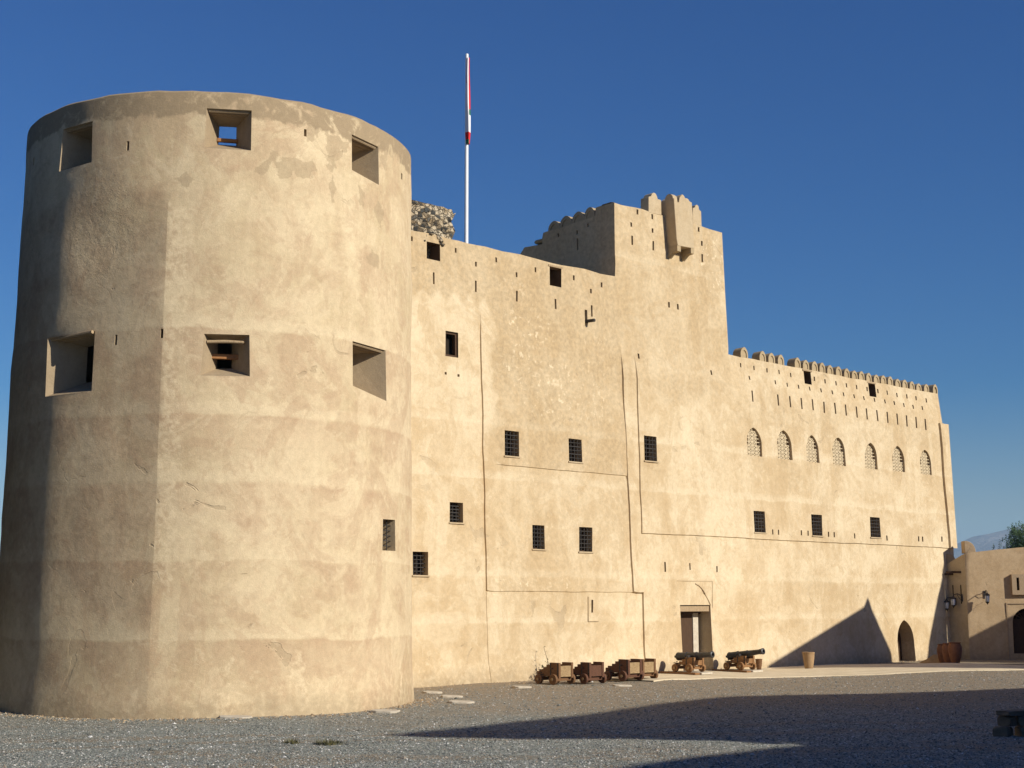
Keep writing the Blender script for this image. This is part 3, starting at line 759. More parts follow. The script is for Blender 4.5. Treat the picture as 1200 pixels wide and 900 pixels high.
for i in range(15):
    a = math.pi * (i / 14); cu = (u0 + u1) / 2 + math.cos(a) * (u1 - u0) * .62; cz = z1 + .02 + math.sin(a) * .30
    r0 = rg.uniform(.07, .13); c_ = FP.w(cu, cz, rg.uniform(-.12, .01)); n0 = []
    for q in range(14):
        d_ = Vector((rg.gauss(0, 1), rg.gauss(0, 1), rg.gauss(0, 1))).normalized(); n0.append(c_ + d_ * r0 * rg.uniform(.8, 1.15))
    bm = bmesh.new(); vv = [bm.verts.new(q) for q in n0]; h_ = bmesh.ops.convex_hull(bm, input=vv); bm.verts.index_update()
    used = [v for v in bm.verts if v.link_faces]; ix = {v: k_ for k_, v in enumerate(used)}
    mb.add([v.co.copy() for v in used], [tuple(ix[v] for v in f.verts) for f in bm.faces]); bm.free()
mb.build('broken_arch', M['rubble'], castle)
# carved screens
def screen(poly, parent):
    u0 = min(p[0] for p in poly); u1 = max(p[0] for p in poly); z0 = min(p[1] for p in poly); zt = max(p[1] for p in poly); um = (u0 + u1) / 2
    def half(z):  # half width of the arch at height z
        rt = [(p[0], p[1]) for p in poly if p[0] >= um - 1e-6][1:]
        if z <= rt[0][1]: return rt[0][0] - um
        for a, b in zip(rt, rt[1:]):
            if a[1] <= z <= b[1]: return a[0] + (b[0] - a[0]) * (z - a[1]) / max(1e-6, b[1] - a[1]) - um
        return 0
    d = -.10 + proud(um, z0); mb = MB(); nU, nZ = 4, 8; cu = (u1 - u0) / nU; cz = (zt - z0) / nZ; t_ = .026
    def bar(a, b, w_=t_, dd=0.0):
        A = FP.w(a[0], a[1], d + dd); B = FP.w(b[0], b[1], d + dd); x = (B - A); s_ = x.normalized().cross(FP.N) * w_
        mb.obox(A - s_, x, s_ * 2, FP.N * -.022)
    for i in range(nU + 1):
        u = u0 + cu * i; zz = zt
        while zz > z0 and half(zz) < abs(u - um): zz -= .02
        if zz > z0 + .05: bar((u, z0), (u, zz), .022)
    for j in range(nZ + 1):
        z = z0 + cz * j; h = half(min(z, zt - .03))
        bar((um - h, z), (um + h, z), .015, .003)
        if j == nZ: break
        for i in range(nU):
            ua, ub = u0 + cu * i, u0 + cu * (i + 1); uc = (ua + ub) / 2; zt2 = z + cz
            if abs(uc - um) + cu * .5 > half(min(zt2, zt - .01)): continue
            bar((ua, z), (ub, zt2), .016, -.003); bar((ua, zt2), (ub, z), .016, -.006)
    return mb.build('lattice_screen', M['lattice'], parent)
for p in arcs:
    o = recess('arched_window', FP, p, .17, f_disp, [M['wall'], M['side']], castle)
    screen(p, o)
# main entrance
dz0, dz1 = dr[0][1], dr[2][1]; du0, du1 = dr[0][0], dr[1][0]; dp = .55
o = recess('doorway', FP, dr, dp, f_disp, [M['wall'], M['dark']], castle)
dd = proud(du0, 1.5)
MB().obox(FP.w(du0 + .03, dz1 - .24, dd - .36), FP.U * (du1 - du0 - .06), FP.N * .33, UZ * .2).build('lintel', M['beam'], o, None, .01)
W_ = du1 - du0
def dpx(px, off): return FP.uv(px, 750, off)[0]
ua, ub = dpx(792, -.46), dpx(811.5, -.46)
leaf = MB().obox(FP.w(ua, dz0, -.46), FP.U * (ub - ua), FP.N * -.07, UZ * (dz1 - dz0 - .26))
for i in range(4):
    zq = dz0 + .25 + i * .5; leaf.obox(FP.w(ua + .06, zq, -.459), FP.U * (ub - ua - .12), FP.N * .02, UZ * .08)
leaf.build('door_leaf', M['door'], o)
ua, ub = dpx(812, -.42), dpx(818, -.42)
MB().obox(FP.w(ua, dz0, -.42), FP.U * (ub - ua), FP.N * -.1, UZ * (dz1 - dz0 - .3)).build('jamb_post', M['slab'], o)
MB().obox(FP.w(du0 + .01, dz1 - .34, -.38), FP.U * (W_ - .02), FP.N * -.12, UZ * .1).build('door_head', M['door'], o)
# faint arch relief over the entrance: a raised surround and a raised hood line
fu0 = du0 - .15; fu1 = du1 + .12; fz = FP.uv(815, 681)[1]; d1 = dd
hood = MB(); ar = []
for i in range(13):
    t_ = i / 12; ar.append((du0 + W_ * .5 + (du1 - du0 - W_ * .5) * (t_ ** .62), FP.uv(815, 684)[1] - (FP.uv(815, 684)[1] - dz1) * t_))
for a, b in zip(ar, ar[1:]):
    A = FP.w(a[0], a[1], f_disp(*a) + .012); B = FP.w(b[0], b[1], f_disp(*b) + .012); hood.tube([A, B], .022, 6)
for a, b in (((fu0, fz), (fu1, fz)), ((fu1, fz), (fu1, dz1 - .1))):
    A = FP.w(a[0], a[1], f_disp(*a)); B = FP.w(b[0], b[1], f_disp(*b)); hood.tube([A, A.lerp(B, .5), B], .02, 6)
hood.build('arch_moulding', M['wall'], castle, 50)
o = recess('arched_doorway', FP, small_door, .55, f_disp, [M['wall'], M['door']], castle)
# slit surround low on the wall, and drain pipe high up
u, z = FP.uv(695, 714); mb = MB()
d0 = f_disp(u, z)
mb.obox(FP.w(u - .28, z - .42, d0 - .02), FP.U * .035, FP.N * .05, UZ * .85); mb.obox(FP.w(u - .245, z - .42, d0 - .02), FP.U * .5, FP.N * .05, UZ * .03)
mb.build('slit_surround', M['wall'], castle)
u, z = FP.uv(*c7(935, 703)); MB().tube([FP.w(u, z, -.1), FP.w(u + .05, z - .01, .34)], .06, 10).build('drain_pipe', M['iron'], castle, 50)

# wall thickness behind the front: tops and returns
def slab(name, u0, u1, z0, z1, n0, n1, mat=None):
    a = FP.w(u0, z0, 0); b = FP.b
    return MB().obox(FP.w(u0, z0, -n1), FP.U * (u1 - u0), FP.N * (n1 - n0), FP.w(u0, z1, 0) - FP.w(u0, z0, 0)).build(name, mat or M['trim'], castle)
def coping(name, u0, u1, z, n1):
    n = int((u1 - u0) / .4); vs = []; fs = []
    for i in range(n + 1):
        u = u0 + (u1 - u0) * i / n; zz = z + wob(u, z)
        vs += [tuple(FP.w(u, zz, f_disp(u, zz))), tuple(FP.w(u, zz + .03, -.12)), tuple(FP.w(u, zz + .02, -n1)), tuple(FP.w(u, zz - 1.4, -n1))]
    for i in range(n):
        for j in range(3): fs.append((i * 4 + j, i * 4 + j + 1, (i + 1) * 4 + j + 1, (i + 1) * 4 + j))
    me = bpy.data.meshes.new(name); me.from_pydata(vs, [], fs); return link_mesh(name, me, [M['trim']], castle, 40)
coping('parapet_top', uA0, uB0, zA, .7); coping('parapet_top', uB0, uB1, zB, .6); coping('parapet_top', uB1, uC1, zC, .7)
slab('roof_terrace', uA0, uB0 - .1, 12.4, 12.7, .75, 16); slab('roof_terrace', uB0 + .9, uB1 - .1, 15.6, 15.9, .65, 9); slab('roof_terrace', uB1, uC1 - .1, 10.5, 10.8, .75, 16)
slab('right_return_wall', uC1 - .75, uC1 - .02, -.5, zC - .08, .02, 16, M['wall'])
slab('left_return_wall', uA0 + .02, uA0 + .7, -.5, 12.6, .3, 15.3, M['wall'])
slab('back_wall', uA0, uC1 - .75, -.5, 12.2, 15.3, 16)
slab('keep_return_wall', uB1 - .8, uB1 - .015, 10.5, zB - .06, .03, 9, M['wall']); slab('keep_back_wall', uB0 + .9, uB1 - .8, 11, 15.2, 8.2, 9)
MB().obox(FP.w(uC1 + .05, ZH3 + .012, -.9), FP.U * .36, FP.N * .88, UZ * (ZP - ZH3 - .03)).build('corner_pilaster', M['wall'], castle)

# ------------------------------------------------------------------ keep: left face with merlons
cor = FP.w(uB0, 0, 0)
KAZ = FAZ - R(90)      # runs back from the front corner
KP = Plane(cor + FP.N * (-FP.b * 15) + Vector((0, 0, 0)), KAZ, 0)
KP.N = -FP.U; KP.U = -FP.N
def c9(x, y): return (600 + x * .12227, 230 + y * .12227)
def K(x, y): return KP.uv(*c9(x, y))
top = [(965, 55), (790, 110), (785, 165)]
def mer(x0, x1, pk, yb0, yb1):   # right, left, peak
    return [(x0, yb0), (x0 - (x0 - pk[0]) * .5, pk[1] + (yb0 - pk[1]) * .25), pk, (pk[0] - (pk[0] - x1) * .5, pk[1] + (yb1 - pk[1]) * .22), (x1, yb1)]
ktop = [(965, 55), (800, 108)]
ktop += [(795, 190), (700, 222), (690, 226), (580, 262), (570, 266), (470, 300), (345, 335), (300, 350), (290, 400), (290, 458), (120, 490), (75, 560)]
kouter = [K(*p) for p in ktop]
kb = kouter[-1][0]
kout = [(0.02, 12.4)] + [(kb + .3, 12.4)][::-1]
kout = [(0.0, 12.4), (kb, 12.4)] + [(u, z) for u, z in kouter[::-1]]
kout[-1] = (0.0, zB - .01)
kslit = []
for x, y, h in ((442, 370, 5), (623, 347, 5), (627, 460, 14), (725, 270, 6)):
    kslit.append(slit(KP, *c9(x, y), h, -1.7))
kslit = [[(min(a[0] for a in s), s[0][1]), (max(a[0] for a in s), s[0][1]), (max(a[0] for a in s), s[2][1]), (min(a[0] for a in s), s[2][1])] for s in kslit]
for s in kslit:
    cu = (s[0][0] + s[1][0]) / 2
    for i, q in enumerate(s): s[i] = (cu + (-.045 if i in (0, 3) else .045), q[1])
def k_disp(u, z): return rough_d(KP.w(u, z), .03) * sstep(0, .5, u)
sheet('keep_left_wall', KP, kout, kslit, .4, k_disp, M['wall'], castle, (), lambda u, z: (.95, 0, 0), 30)  # whole face toned brown, its shade painted into the plaster
for s in kslit: recess('arrow_slit', KP, s, .4, k_disp, [M['wall'], M['dark']], castle)
# thickness of that wall
mb = MB()
for a, b in zip(kouter, kouter[1:]):
    a = (max(a[0], .12), a[1]); b = (max(b[0], .12), b[1]); A, B = KP.w(*a, -.01), KP.w(*b, -.01)
    mb.add([A, B, B - KP.N * .7, A - KP.N * .7], [(0, 1, 2, 3)])
mb.add([KP.w(max(u, .3), z, -.7) for u, z in kout], [tuple(range(len(kout)))])
mb.build('keep_parapet_top', M['trim'], castle)

def merlon_mesh(wd, ht, dp, name='merlon'):
    """rounded, slightly pointed merlon with a sunk panel on its face; local x along the wall, -y outwards"""
    def ring(w2, h, base=0.0, n=7):
        r = [(-w2, base), (w2, base), (w2, h * .42)]
        for i in range(1, n + 1):
            t_ = i / n; r.append((w2 * (math.cos(t_ * math.pi / 2) * .85 + (1 - t_) * .15), h * .42 + h * .58 * (math.sin(t_ * math.pi / 2) * .85 + t_ * .15)))
        r += [(-x, z) for x, z in r[2:-1][::-1]]
        return r
    o = ring(wd / 2, ht, -.06); i_ = ring(wd / 2 * .66, ht * .74, .02); n = len(o)
    vs = [(x, 0, z) for x, z in o] + [(x, 0, z) for x, z in i_] + [(x, .035, z) for x, z in i_] + [(x, dp, z) for x, z in o]
    fs = []
    for k_ in range(n):
        k2 = (k_ + 1) % n
        fs += [(k_, k2, n + k2, n + k_), (n + k_, n + k2, 2 * n + k2, 2 * n + k_), (k2, k_, 3 * n + k_, 3 * n + k2)]
    fs += [tuple(range(2 * n, 3 * n)), tuple(range(4 * n - 1, 3 * n - 1, -1))]
    me = bpy.data.meshes.new(name); me.from_pydata(vs, [], fs)
    bm = bmesh.new(); bm.from_mesh(me); bmesh.ops.recalc_face_normals(bm, faces=bm.faces)
    for v in bm.verts: v.co += Vector((noise.noise(v.co * 5 + Vector((wd * 9, 0, 0))), 0, noise.noise(v.co * 5 + Vector((0, 8, ht * 7))))) * .014
    bm.to_mesh(me); bm.free()
    me.materials.append(M['trim'])
    return me
mvar = [merlon_mesh(.43, .36, .40), merlon_mesh(.42, .37, .40), merlon_mesh(.44, .35, .40)]
mpk = [(871.7, 407.4), (893.3, 412.1), (903.8, 414.1), (914.7, 416), (934.3, 420.3), (944, 422.2), (954.3, 424), (963.2, 425.8), (972.4, 427.8), (982.4, 430), (992, 432), (1001, 434), (1009.3, 435.7), (1017.7, 437.3), (1026.7, 439), (1034.9, 440.7), (1043, 442.4), (1051.7, 443.7), (1060, 445.7), (1068.4, 447.6), (1076.3, 449.3), (1085.3, 450.7), (1095.5, 451.3)]
rotF = math.atan2(FP.U.y, FP.U.x)
for i, (px, py) in enumerate(mpk):
    u, z = FP.uv(px, py, -.1); o = bpy.data.objects.new('merlon', mvar[i % 3]); COL.objects.link(o); o.parent = castle
    o.location = FP.w(u, zC + wob(u, zC) + .01, -.09); o.rotation_euler = (0, 0, rotF)
    s_ = (z - zC) / .36; s_ = max(.85, min(1.25, s_)); o.scale = (1.0 if i else 1.1, 1.0 if i < 22 else 1.5, s_)
    for f in o.data.polygons: f.use_smooth = False
kmer = [((790, 690), 735, 105, 205), ((690, 572), 615, 150, 240), ((570, 457), 500, 190, 275), ((455, 345), 380, 240, 318)]
for (xa, xb), xp, yp, yb in kmer:
    ua, za = K(xa, yb); ub, zb = K(xb, yb); up, zp = K(xp, yp); wd = abs(ub - ua); zb_ = K((xa + xb) / 2, yb)[1]
    me = merlon_mesh(wd, zp - zb_ + .15, .6); o = bpy.data.objects.new('merlon', me); COL.objects.link(o); o.parent = castle
    o.location = KP.w((ua + ub) / 2, zb_ - .15, -.01); o.rotation_euler = (0, 0, math.atan2(-KP.U.y, -KP.U.x))
ua, za = K(298, 458); ub, zb = K(200, 458); _, zt = K(250, 408)
MB().obox(KP.w(ua, zb, -.03), KP.U * (ub - ua), KP.N * -.6, UZ * (zt - zb)).build('merlon', M['trim'], castle, None, .06)

# turrets and box machicolation on the keep front
def c10(x, y): return (740 + x * .11111, 220 + y * .11111)
def prof_block(name, pts, off, depth, parent=castle):
    ring = [FP.w(*FP.uv(*c10(x, y), off), off + .0) for x, y in pts]
    return MB().prism(ring, FP.N * -depth).build(name, M['wall'], parent, None, .012)
prof_block('turret', [(182, 262), (182, 95), (208, 88), (218, 62), (238, 50), (258, 62), (272, 92), (278, 118), (314, 130), (318, 290)], .012, .42)
prof_block('turret', [(645, 300), (648, 215), (668, 208), (675, 185), (692, 178), (708, 192), (716, 232), (736, 248), (742, 420), (650, 420)], .012, .42)
off = .50
mach = prof_block('machicolation', [(478, 545), (447, 108), (482, 112), (488, 155), (500, 152), (508, 108), (522, 84), (540, 68), (556, 84), (566, 108), (584, 110), (600, 118), (612, 142), (638, 156), (652, 420), (662, 640), (490, 610)], off, 1.0)
mb = MB()
for xa, xb, y0, y1 in ((488, 524, 606, 664), (632, 664, 632, 690)):
    a = FP.uv(*c10(xa, y1), off); b = FP.uv(*c10(xb, y1), off); t1 = FP.uv(*c10(xa, y0), off)
    w2 = b[0] - a[0]; h = t1[1] - a[1]
    ring = [FP.w(a[0], t1[1], off - .015), FP.w(a[0], a[1], off - .015), FP.w(a[0], a[1] - .02, off - .25), FP.w(a[0], a[1] - .22, -.02), FP.w(a[0], t1[1], -.02)]
    mb.prism(ring, FP.U * w2)
mb.build('corbel', M['trim'], mach)
# its left hand merlon, set back on the side wall
prof = [(350, 150), (368, 140), (372, 90), (388, 66), (406, 60), (436, 75), (450, 104)]
u, z = FP.uv(*c10(400, 62), .1); u2, z2 = FP.uv(*c10(447, 108), off)
ring = [FP.w(u2, z2 - .05, .05), FP.w(u2, z2 - .05, .46), FP.w(u2, z2 + .10, .44), FP.w(u2, z2 + .19, .35), FP.w(u2, z2 + .22, .25), FP.w(u2, z2 + .19, .15), FP.w(u2, z2 + .10, .06)]
MB().prism(ring, FP.U * .25).build('merlon', M['wall'], mach)

# ------------------------------------------------------------------ ruined stone wall and flag above the low roof
RP = Plane(FP.w(0, 0, -.8), FAZ, 0)
ru = []
a, za = RP.uv(470, 231); b, zb = RP.uv(532, 246); c_, zc = RP.uv(528, 285)
rw = thing('ruined_wall', 'broken rubble stone wall with dark stones in pale mortar on the roof beside the round tower', 'wall', tuple(RP.w(a, 12.7)))
ol = [(a - 1.2, 12.7), (c_ - .05, 12.7), (c_, zc), (b + .05, zc + .45), (b - .12, zc + .75), (b + .10, zc + 1.1), (b, zb - .12)]
n = 18
for i in range(n + 1):
    t_ = i / n; ol.append((b - .1 + (a - 1.2 - b + .1) * t_, zb + (za - zb) * t_ * (b - a) / (b - a + 1.2) * 1.15 + .05 * noise.noise(Vector((i * 1.7, 0, 0)))))
def r_disp(u, z):
    P = RP.w(u, z); return .07 * noise.noise(P * 2.2) + .05 * noise.noise(P * 5)
o = sheet('wall_face', RP, ol, [], .11, r_disp, M['rubble'], None, (), None, 25); adopt(o, rw)
mb = MB(); front = [RP.w(u, z, r_disp(u, z)) for u, z in ol]; back = [RP.w(u, z, -.9) for u, z in ol]; m_ = len(ol)
mb.add(front + back, [(i, (i + 1) % m_, m_ + (i + 1) % m_, m_ + i) for i in range(m_)] + [tuple(range(m_, 2 * m_))])
adopt(mb.build('wall_core', M['rubble']), rw)

fpb = FP.w(0, 0, -3.2); 
FLP = Plane(FP.w(0, 0, -3.0), FAZ, 0)
ub, zb = FLP.uv(548.6, 283); ut, zt = FLP.uv(545.6, 63); pole_b = FLP.w((ub + ut) / 2, 12.7); pole_t = FLP.w((ub + ut) / 2 - .02, zt)
pt = thing('flagpole', 'tall slim white flagpole rising from the low roof', 'flagpole', tuple(pole_b))
o = MB().tube([pole_b, pole_b.lerp(pole_t, .5), pole_t], [.078, .07, .058], 14).build('pole', M['white'], None, 60); adopt(o, pt)
o = MB().lathe([(.047, 0), (.055, .02), (.05, .05), (.02, .07)], pole_t - Vector((0, 0, .05)), (0, 0, 1), 12).build('finial', M['white'], None, 50); adopt(o, pt)
o = MB().lathe([(.2, 0), (.2, .06), (.12, .08), (.1, .3)], pole_b, (0, 0, 1), 14).build('base_flange', M['white'], None, 50); adopt(o, pt)
# limp flag: pleated cloth hanging close to the pole, red, white and green panels
def flag_mesh():
    zt_ = FLP.uv(546, 68)[1]; zb_ = FLP.uv(549, 170)[1]; h = zt_ - zb_
    nr, nc = 60, 28; vs = []; fs = []; mi = []
    right = Vector((1, 0, 0)); tow = Vector((0, -1, 0))
    for j in range(nr + 1):
        t_ = j / nr; z = zt_ - h * t_
        wid = .038 + .038 * sstep(0, .6, t_) - .02 * sstep(.86, 1, t_)
        ctr = Vector((pole_b.x, pole_b.y, 0)) + right * (.035 - .01 * math.sin(t_ * 5)) + tow * .02
        for i in range(nc):
            a = 2 * math.pi * i / nc
            rr_ = wid * (1 + .28 * math.cos(3 * a + 2.2 * t_ + .4) + .12 * math.cos(7 * a + 4 * t_))
            x = max(rr_, .068) if False else rr_
            vs.append(tuple(ctr + right * math.cos(a) * x * 1.05 + tow * (math.sin(a) * x + .05) + Vector((0, 0, z))))
    for j in range(nr):
        t_ = (j + .5) / nr
        for i in range(nc):
            a = 2 * math.pi * (i + .5) / nc; cx = math.cos(a); near = math.sin(a) > -.2
            if t_ > .945: m_ = 2 if cx < .45 else 1
            elif t_ > .86: m_ = 1
            elif cx > .55 + .25 * (t_ < .3) and t_ < .60: m_ = 1
            elif cx > .55 and t_ < .665: m_ = 2
            elif cx < -.35 and t_ < .30: m_ = 1
            else: m_ = 0
            if t_ < .16 and not near: m_ = 1
            fs.append((j * nc + i, j * nc + (i + 1) % nc, (j + 1) * nc + (i + 1) % nc, (j + 1) * nc + i)); mi.append(m_)
    me = bpy.data.meshes.new('flag'); me.from_pydata(vs, [], fs); me.polygons.foreach_set('material_index', mi)
    return me
o = link_mesh('flag', flag_mesh(), [M['cloth'], M['red'], M['green']], None, 60)
tag(o, 'limp red, white and green flag hanging folded against the white flagpole', 'flag')

# ------------------------------------------------------------------ paved strip along the castle front
edge = [on_ground(x, y, .02) for x, y in ((766, 798.2), (776, 797), (787, 796), (850, 794.6), (950, 793.6), (1050, 793.2), (1130, 792.8), (1200, 792.4), (1330, 792))]
def inner_pt(p, n_):   # same position along the wall, n_ metres out from it
    u = (p - P0).dot(FP.U); return P0 + FP.U * u + FP.N * n_
back_e = [inner_pt(p, -.3) for p in edge]
def paved(x, y):
    return inpoly(x, y, [(p.x, p.y) for p in edge] + [(p.x, p.y) for p in back_e[::-1]])
vs = []; fs = []; NS = 14
ee = []
for a, b in zip(edge, edge[1:]):
    m_ = max(2, int((b - a).length / .6))
    for i in range(m_): ee.append(a.lerp(b, i / m_))
ee.append(edge[-1])
for p in ee:
    q = inner_pt(p, -.35); p = p + Vector((0, .10 * noise.noise(p * .8), 0))
    for j in range(NS + 1):
        w_ = p.lerp(q, j / NS); vs.append((w_.x, w_.y, ground_z(w_.x, w_.y) + (.035 if j else -.03)))
    vs[-NS - 1 + 1] = (p.x, p.y + .02, ground_z(p.x, p.y) + .035)
W1 = NS + 1
for i in range(len(ee) - 1):
    for j in range(NS): fs.append((i * W1 + j, (i + 1) * W1 + j, (i + 1) * W1 + j + 1, i * W1 + j + 1))
me = bpy.data.meshes.new('paved_path'); me.from_pydata(vs, [], fs)
tag(link_mesh('paved_path', me, [M['paving']], None, 40), kind='structure')
pebbles()
def debris():
    rg = random.Random(31); vs = []; fs = []
    def lump(x, y, s_):
        z = ground_z(x, y); n = len(vs); a = rg.uniform(0, 6.28); up_ = s_ * rg.uniform(.4, .9)
        for q in range(5):
            w_ = a + q * 1.2566 + rg.uniform(-.3, .3); vs.append((x + math.cos(w_) * s_ * rg.uniform(.7, 1.3), y + math.sin(w_) * s_ * rg.uniform(.7, 1.3), z - .01 + up_ * rg.uniform(0, .4)))
        vs.append((x + rg.uniform(-.4, .4) * s_, y + rg.uniform(-.4, .4) * s_, z + up_))
        for q in range(5): fs.append((n + q, n + (q + 1) % 5, n + 5))
    for i in range(2600):
        s_ = rg.choice((.015, .02, .03, .04)) * (1.8 if rg.random() > .96 else 1)
        if i % 2:
            th = rg.uniform(-1.7, 1.5); P_ = T.w(th * T.r0, 0, .03 + abs(rg.gauss(0, .35)))
        else:
            P_ = P0 + FP.U * rg.uniform(-17, 17) + FP.N * (.05 + abs(rg.gauss(0, .4)))
        lump(P_.x, P_.y, s_)
    me = bpy.data.meshes.new('plaster_debris'); me.from_pydata(vs, [], fs)
    tag(link_mesh('plaster_debris', me, [M['slab_dust']]), 'crumbled plaster and stones along the foot of the tower and wall', 'debris', kind='stuff')
k = NT('plaster_crumbs', .95, .1); ri = k.n('ShaderNodeNewGeometry').outputs['Random Per Island']
M['slab_dust'] = k.done(k.ramp(ri, [(0, (.20, .14, .085)), (.5, (.36, .26, .155)), (.8, (.46, .36, .23)), (1, (.16, .14, .12))]))
debris()

# ------------------------------------------------------------------ side building at the far right
c0 = FP.w(uC1 - .35, 0, 0)
# find the corner: out along the wall normal until it stands at pixel column 1134
t_ = 0.0
while t_ < 4:
    q = c0 + FP.N * t_; d = q - CAM
    if 600 + F_PX * d.x / (d.y * cT + (2.0 - EYE) * sT) > 1134: break
    t_ += .01
sc0 = c0 + FP.N * t_; SL = t_
SP = Plane(sc0, R(94.5), 0)
side = thing('side_building', 'low plastered annex in half shade at the right with arched wooden door and corner merlon', 'building', tuple(sc0))
zS0 = SP.uv(1125, 648)[1]; zS1 = SP.uv(1200, 641)[1]; uS1 = SP.uv(1200, 641)[0]
def s_top(u): return zS0 + (zS1 - zS0) * min(u, uS1) / uS1
sd_d = rect(SP, 1187, 1216, 713, 766); sdoor = arch(sd_d[0][0], sd_d[1][0], sd_d[0][1], sd_d[2][1], .15, 8)
sslit_box = rect(SP, 1185, 1207, 673, 697)
def s_disp(u, z): return rough_d(SP.w(u, z), .03) * sstep(0, .4, u)
LW = 7.5
ol = [(0, -.6), (LW, -.6)] + [(LW - LW * i / 16, s_top(LW - LW * i / 16) + wob(i, 2) * .6) for i in range(17)]
o = sheet('front_wall', SP, ol, [sdoor], .4, s_disp, M['side'], None, (), lambda u, z: (0, 0, 0), 30); adopt(o, side)
dz = recess('door_recess', SP, sdoor, .35, s_disp, [M['side'], M['dark']], None); adopt(dz, side)
u0, u1 = sd_d[0][0], sd_d[1][0]; z0, zt = sd_d[0][1], sd_d[2][1]; zsp = zt - (u1 - u0) * .52
mb = MB()
for i in range(2):
    a = u0 + (u1 - u0) * i / 2; b = a + (u1 - u0) / 2
    mb.obox(SP.w(a + .01, z0, -.28), SP.U * (b - a - .02), SP.N * .06, UZ * (zsp - z0))
    for r_ in range(4):
        zz = z0 + .12 + r_ * (zsp - z0 - .1) / 4
        mb.obox(SP.w(a + .1, zz, -.22), SP.U * (b - a - .2), SP.N * .03, UZ * ((zsp - z0) / 4 - .14))
do = mb.build('door_panel', M['door'], dz)
mb = MB(); um = (u0 + u1) / 2
mb.obox(SP.w(u0, zsp, -.28), SP.U * (u1 - u0), SP.N * .1, UZ * .09)
for i in range(7):
    a = math.pi * i / 6; mb.tube([SP.w(um, zsp + .08, -.2), SP.w(um + math.cos(a) * (u1 - u0) * .48, zsp + .08 + math.sin(a) * (zt - zsp) * .9, -.2)], .022, 6)
arcp = [SP.w(um + math.cos(math.pi * i / 12) * (u1 - u0) * .3, zsp + .08 + math.sin(math.pi * i / 12) * (zt - zsp) * .5, -.2) for i in range(13)]
mb.tube(arcp, .02, 6); mb.build('fanlight', M['door'], dz)
# door surround raised line and slit box
mb = MB(); zf = SP.uv(1190, 711)[1] + .12
mb.obox(SP.w(u0 - .25, zf, -.02), SP.U * (u1 - u0 + .5), SP.N * .06, UZ * .06); mb.obox(SP.w(u0 - .25, z0 - .3, -.02), SP.U * .06, SP.N * .06, UZ * (zf - z0 + .3))
adopt(mb.build('door_surround', M['side']), side)
(bu0, bz0), (bu1, _), (_, bz1), _ = sslit_box
mb = MB(); d_ = .16
su = SP.uv(1192, 686)[0]; sz0 = bz0 + .2; sz1 = bz1 - .15
mb.obox(SP.w(bu0, bz0, -.05), SP.U * (su - .06 - bu0), SP.N * (d_ + .05), UZ * (bz1 - bz0)); mb.obox(SP.w(su + .06, bz0, -.05), SP.U * (bu1 - su - .06), SP.N * (d_ + .05), UZ * (bz1 - bz0))
mb.obox(SP.w(su - .06, bz0, -.05), SP.U * .12, SP.N * (d_ + .05), UZ * .2); mb.obox(SP.w(su - .06, sz1, -.05), SP.U * .12, SP.N * (d_ + .05), UZ * .15)
bx = mb.build('slit_box', M['side']); adopt(bx, side)
MB().obox(SP.w(su - .06, sz0, .02), SP.U * .12, SP.N * .03, UZ * (sz1 - sz0)).build('arrow_slit', M['dark'], bx)
# left face running back to the castle
mb = MB(); A = sc0.copy(); B = c0 + FP.N * .02; zl0 = SP.uv(1125, 648)[1]; th = SP.U * .5
sides = [(A, zl0 - .02), (A.lerp(B, .5), zl0 - .25), (B, zl0 - .5)]
vs = []
for P_, zt_ in sides:
    vs += [P_ + Vector((0, 0, -.6)), P_ + Vector((0, 0, zt_)), P_ + th + Vector((0, 0, zt_ - .02))]
mb.add(vs, [(0, 1, 4, 3), (3, 4, 7, 6), (1, 2, 5, 4), (4, 5, 8, 7)])
adopt(mb.build('left_wall', M['wall']), side)
mb = MB().obox(SP.w(.6, -.6, -6.5), SP.U * 6.8, SP.N * 5.7, UZ * (zl0 + .1))
adopt(mb.build('rear_block', M['side']), side)
def corner_merlon(P_, wd, ht, dp):
    n = 8; r = [(0, 0), (wd, 0)]
    for i in range(1, n + 1):
        a = i / n * math.pi / 2; r.append((wd * math.cos(a) ** .8, ht * math.sin(a) ** .9))
    return MB().prism([P_ + SP.U * x + UZ * (z - .01) + SP.N * .003 for x, z in r], SP.N * -dp).build('merlon', M['side'], None, None, .015)
adopt(corner_merlon(sc0 + UZ * zS0, .5, .56, .62), side)
Bm = c0 + FP.N * .05
adopt(corner_merlon(Bm + UZ * (zl0 - .5), .42, .5, .4), side)
# two drain spouts and two slits on the left face
LD = (B - A).normalized(); LN = Vector((-SP.U.x, -SP.U.y, 0))
for f, px in ((.3, 0), (.72, 0)):
    P_ = A.lerp(B, f) + UZ * (zl0 - .85 - f * .2)
    o = MB().obox(P_ - LD * .06 + LN * -.05, LN * .62, LD * .12, UZ * .09).build('drain_spout', M['oldwood']); adopt(o, side)
    P2 = A.lerp(B, f + .02) + UZ * (zl0 - 2.3)
    o = MB().obox(P2 - LD * .05 - LN * .02, LN * .024, LD * .05, UZ * .85).build('arrow_slit', M['dark']); adopt(o, side)

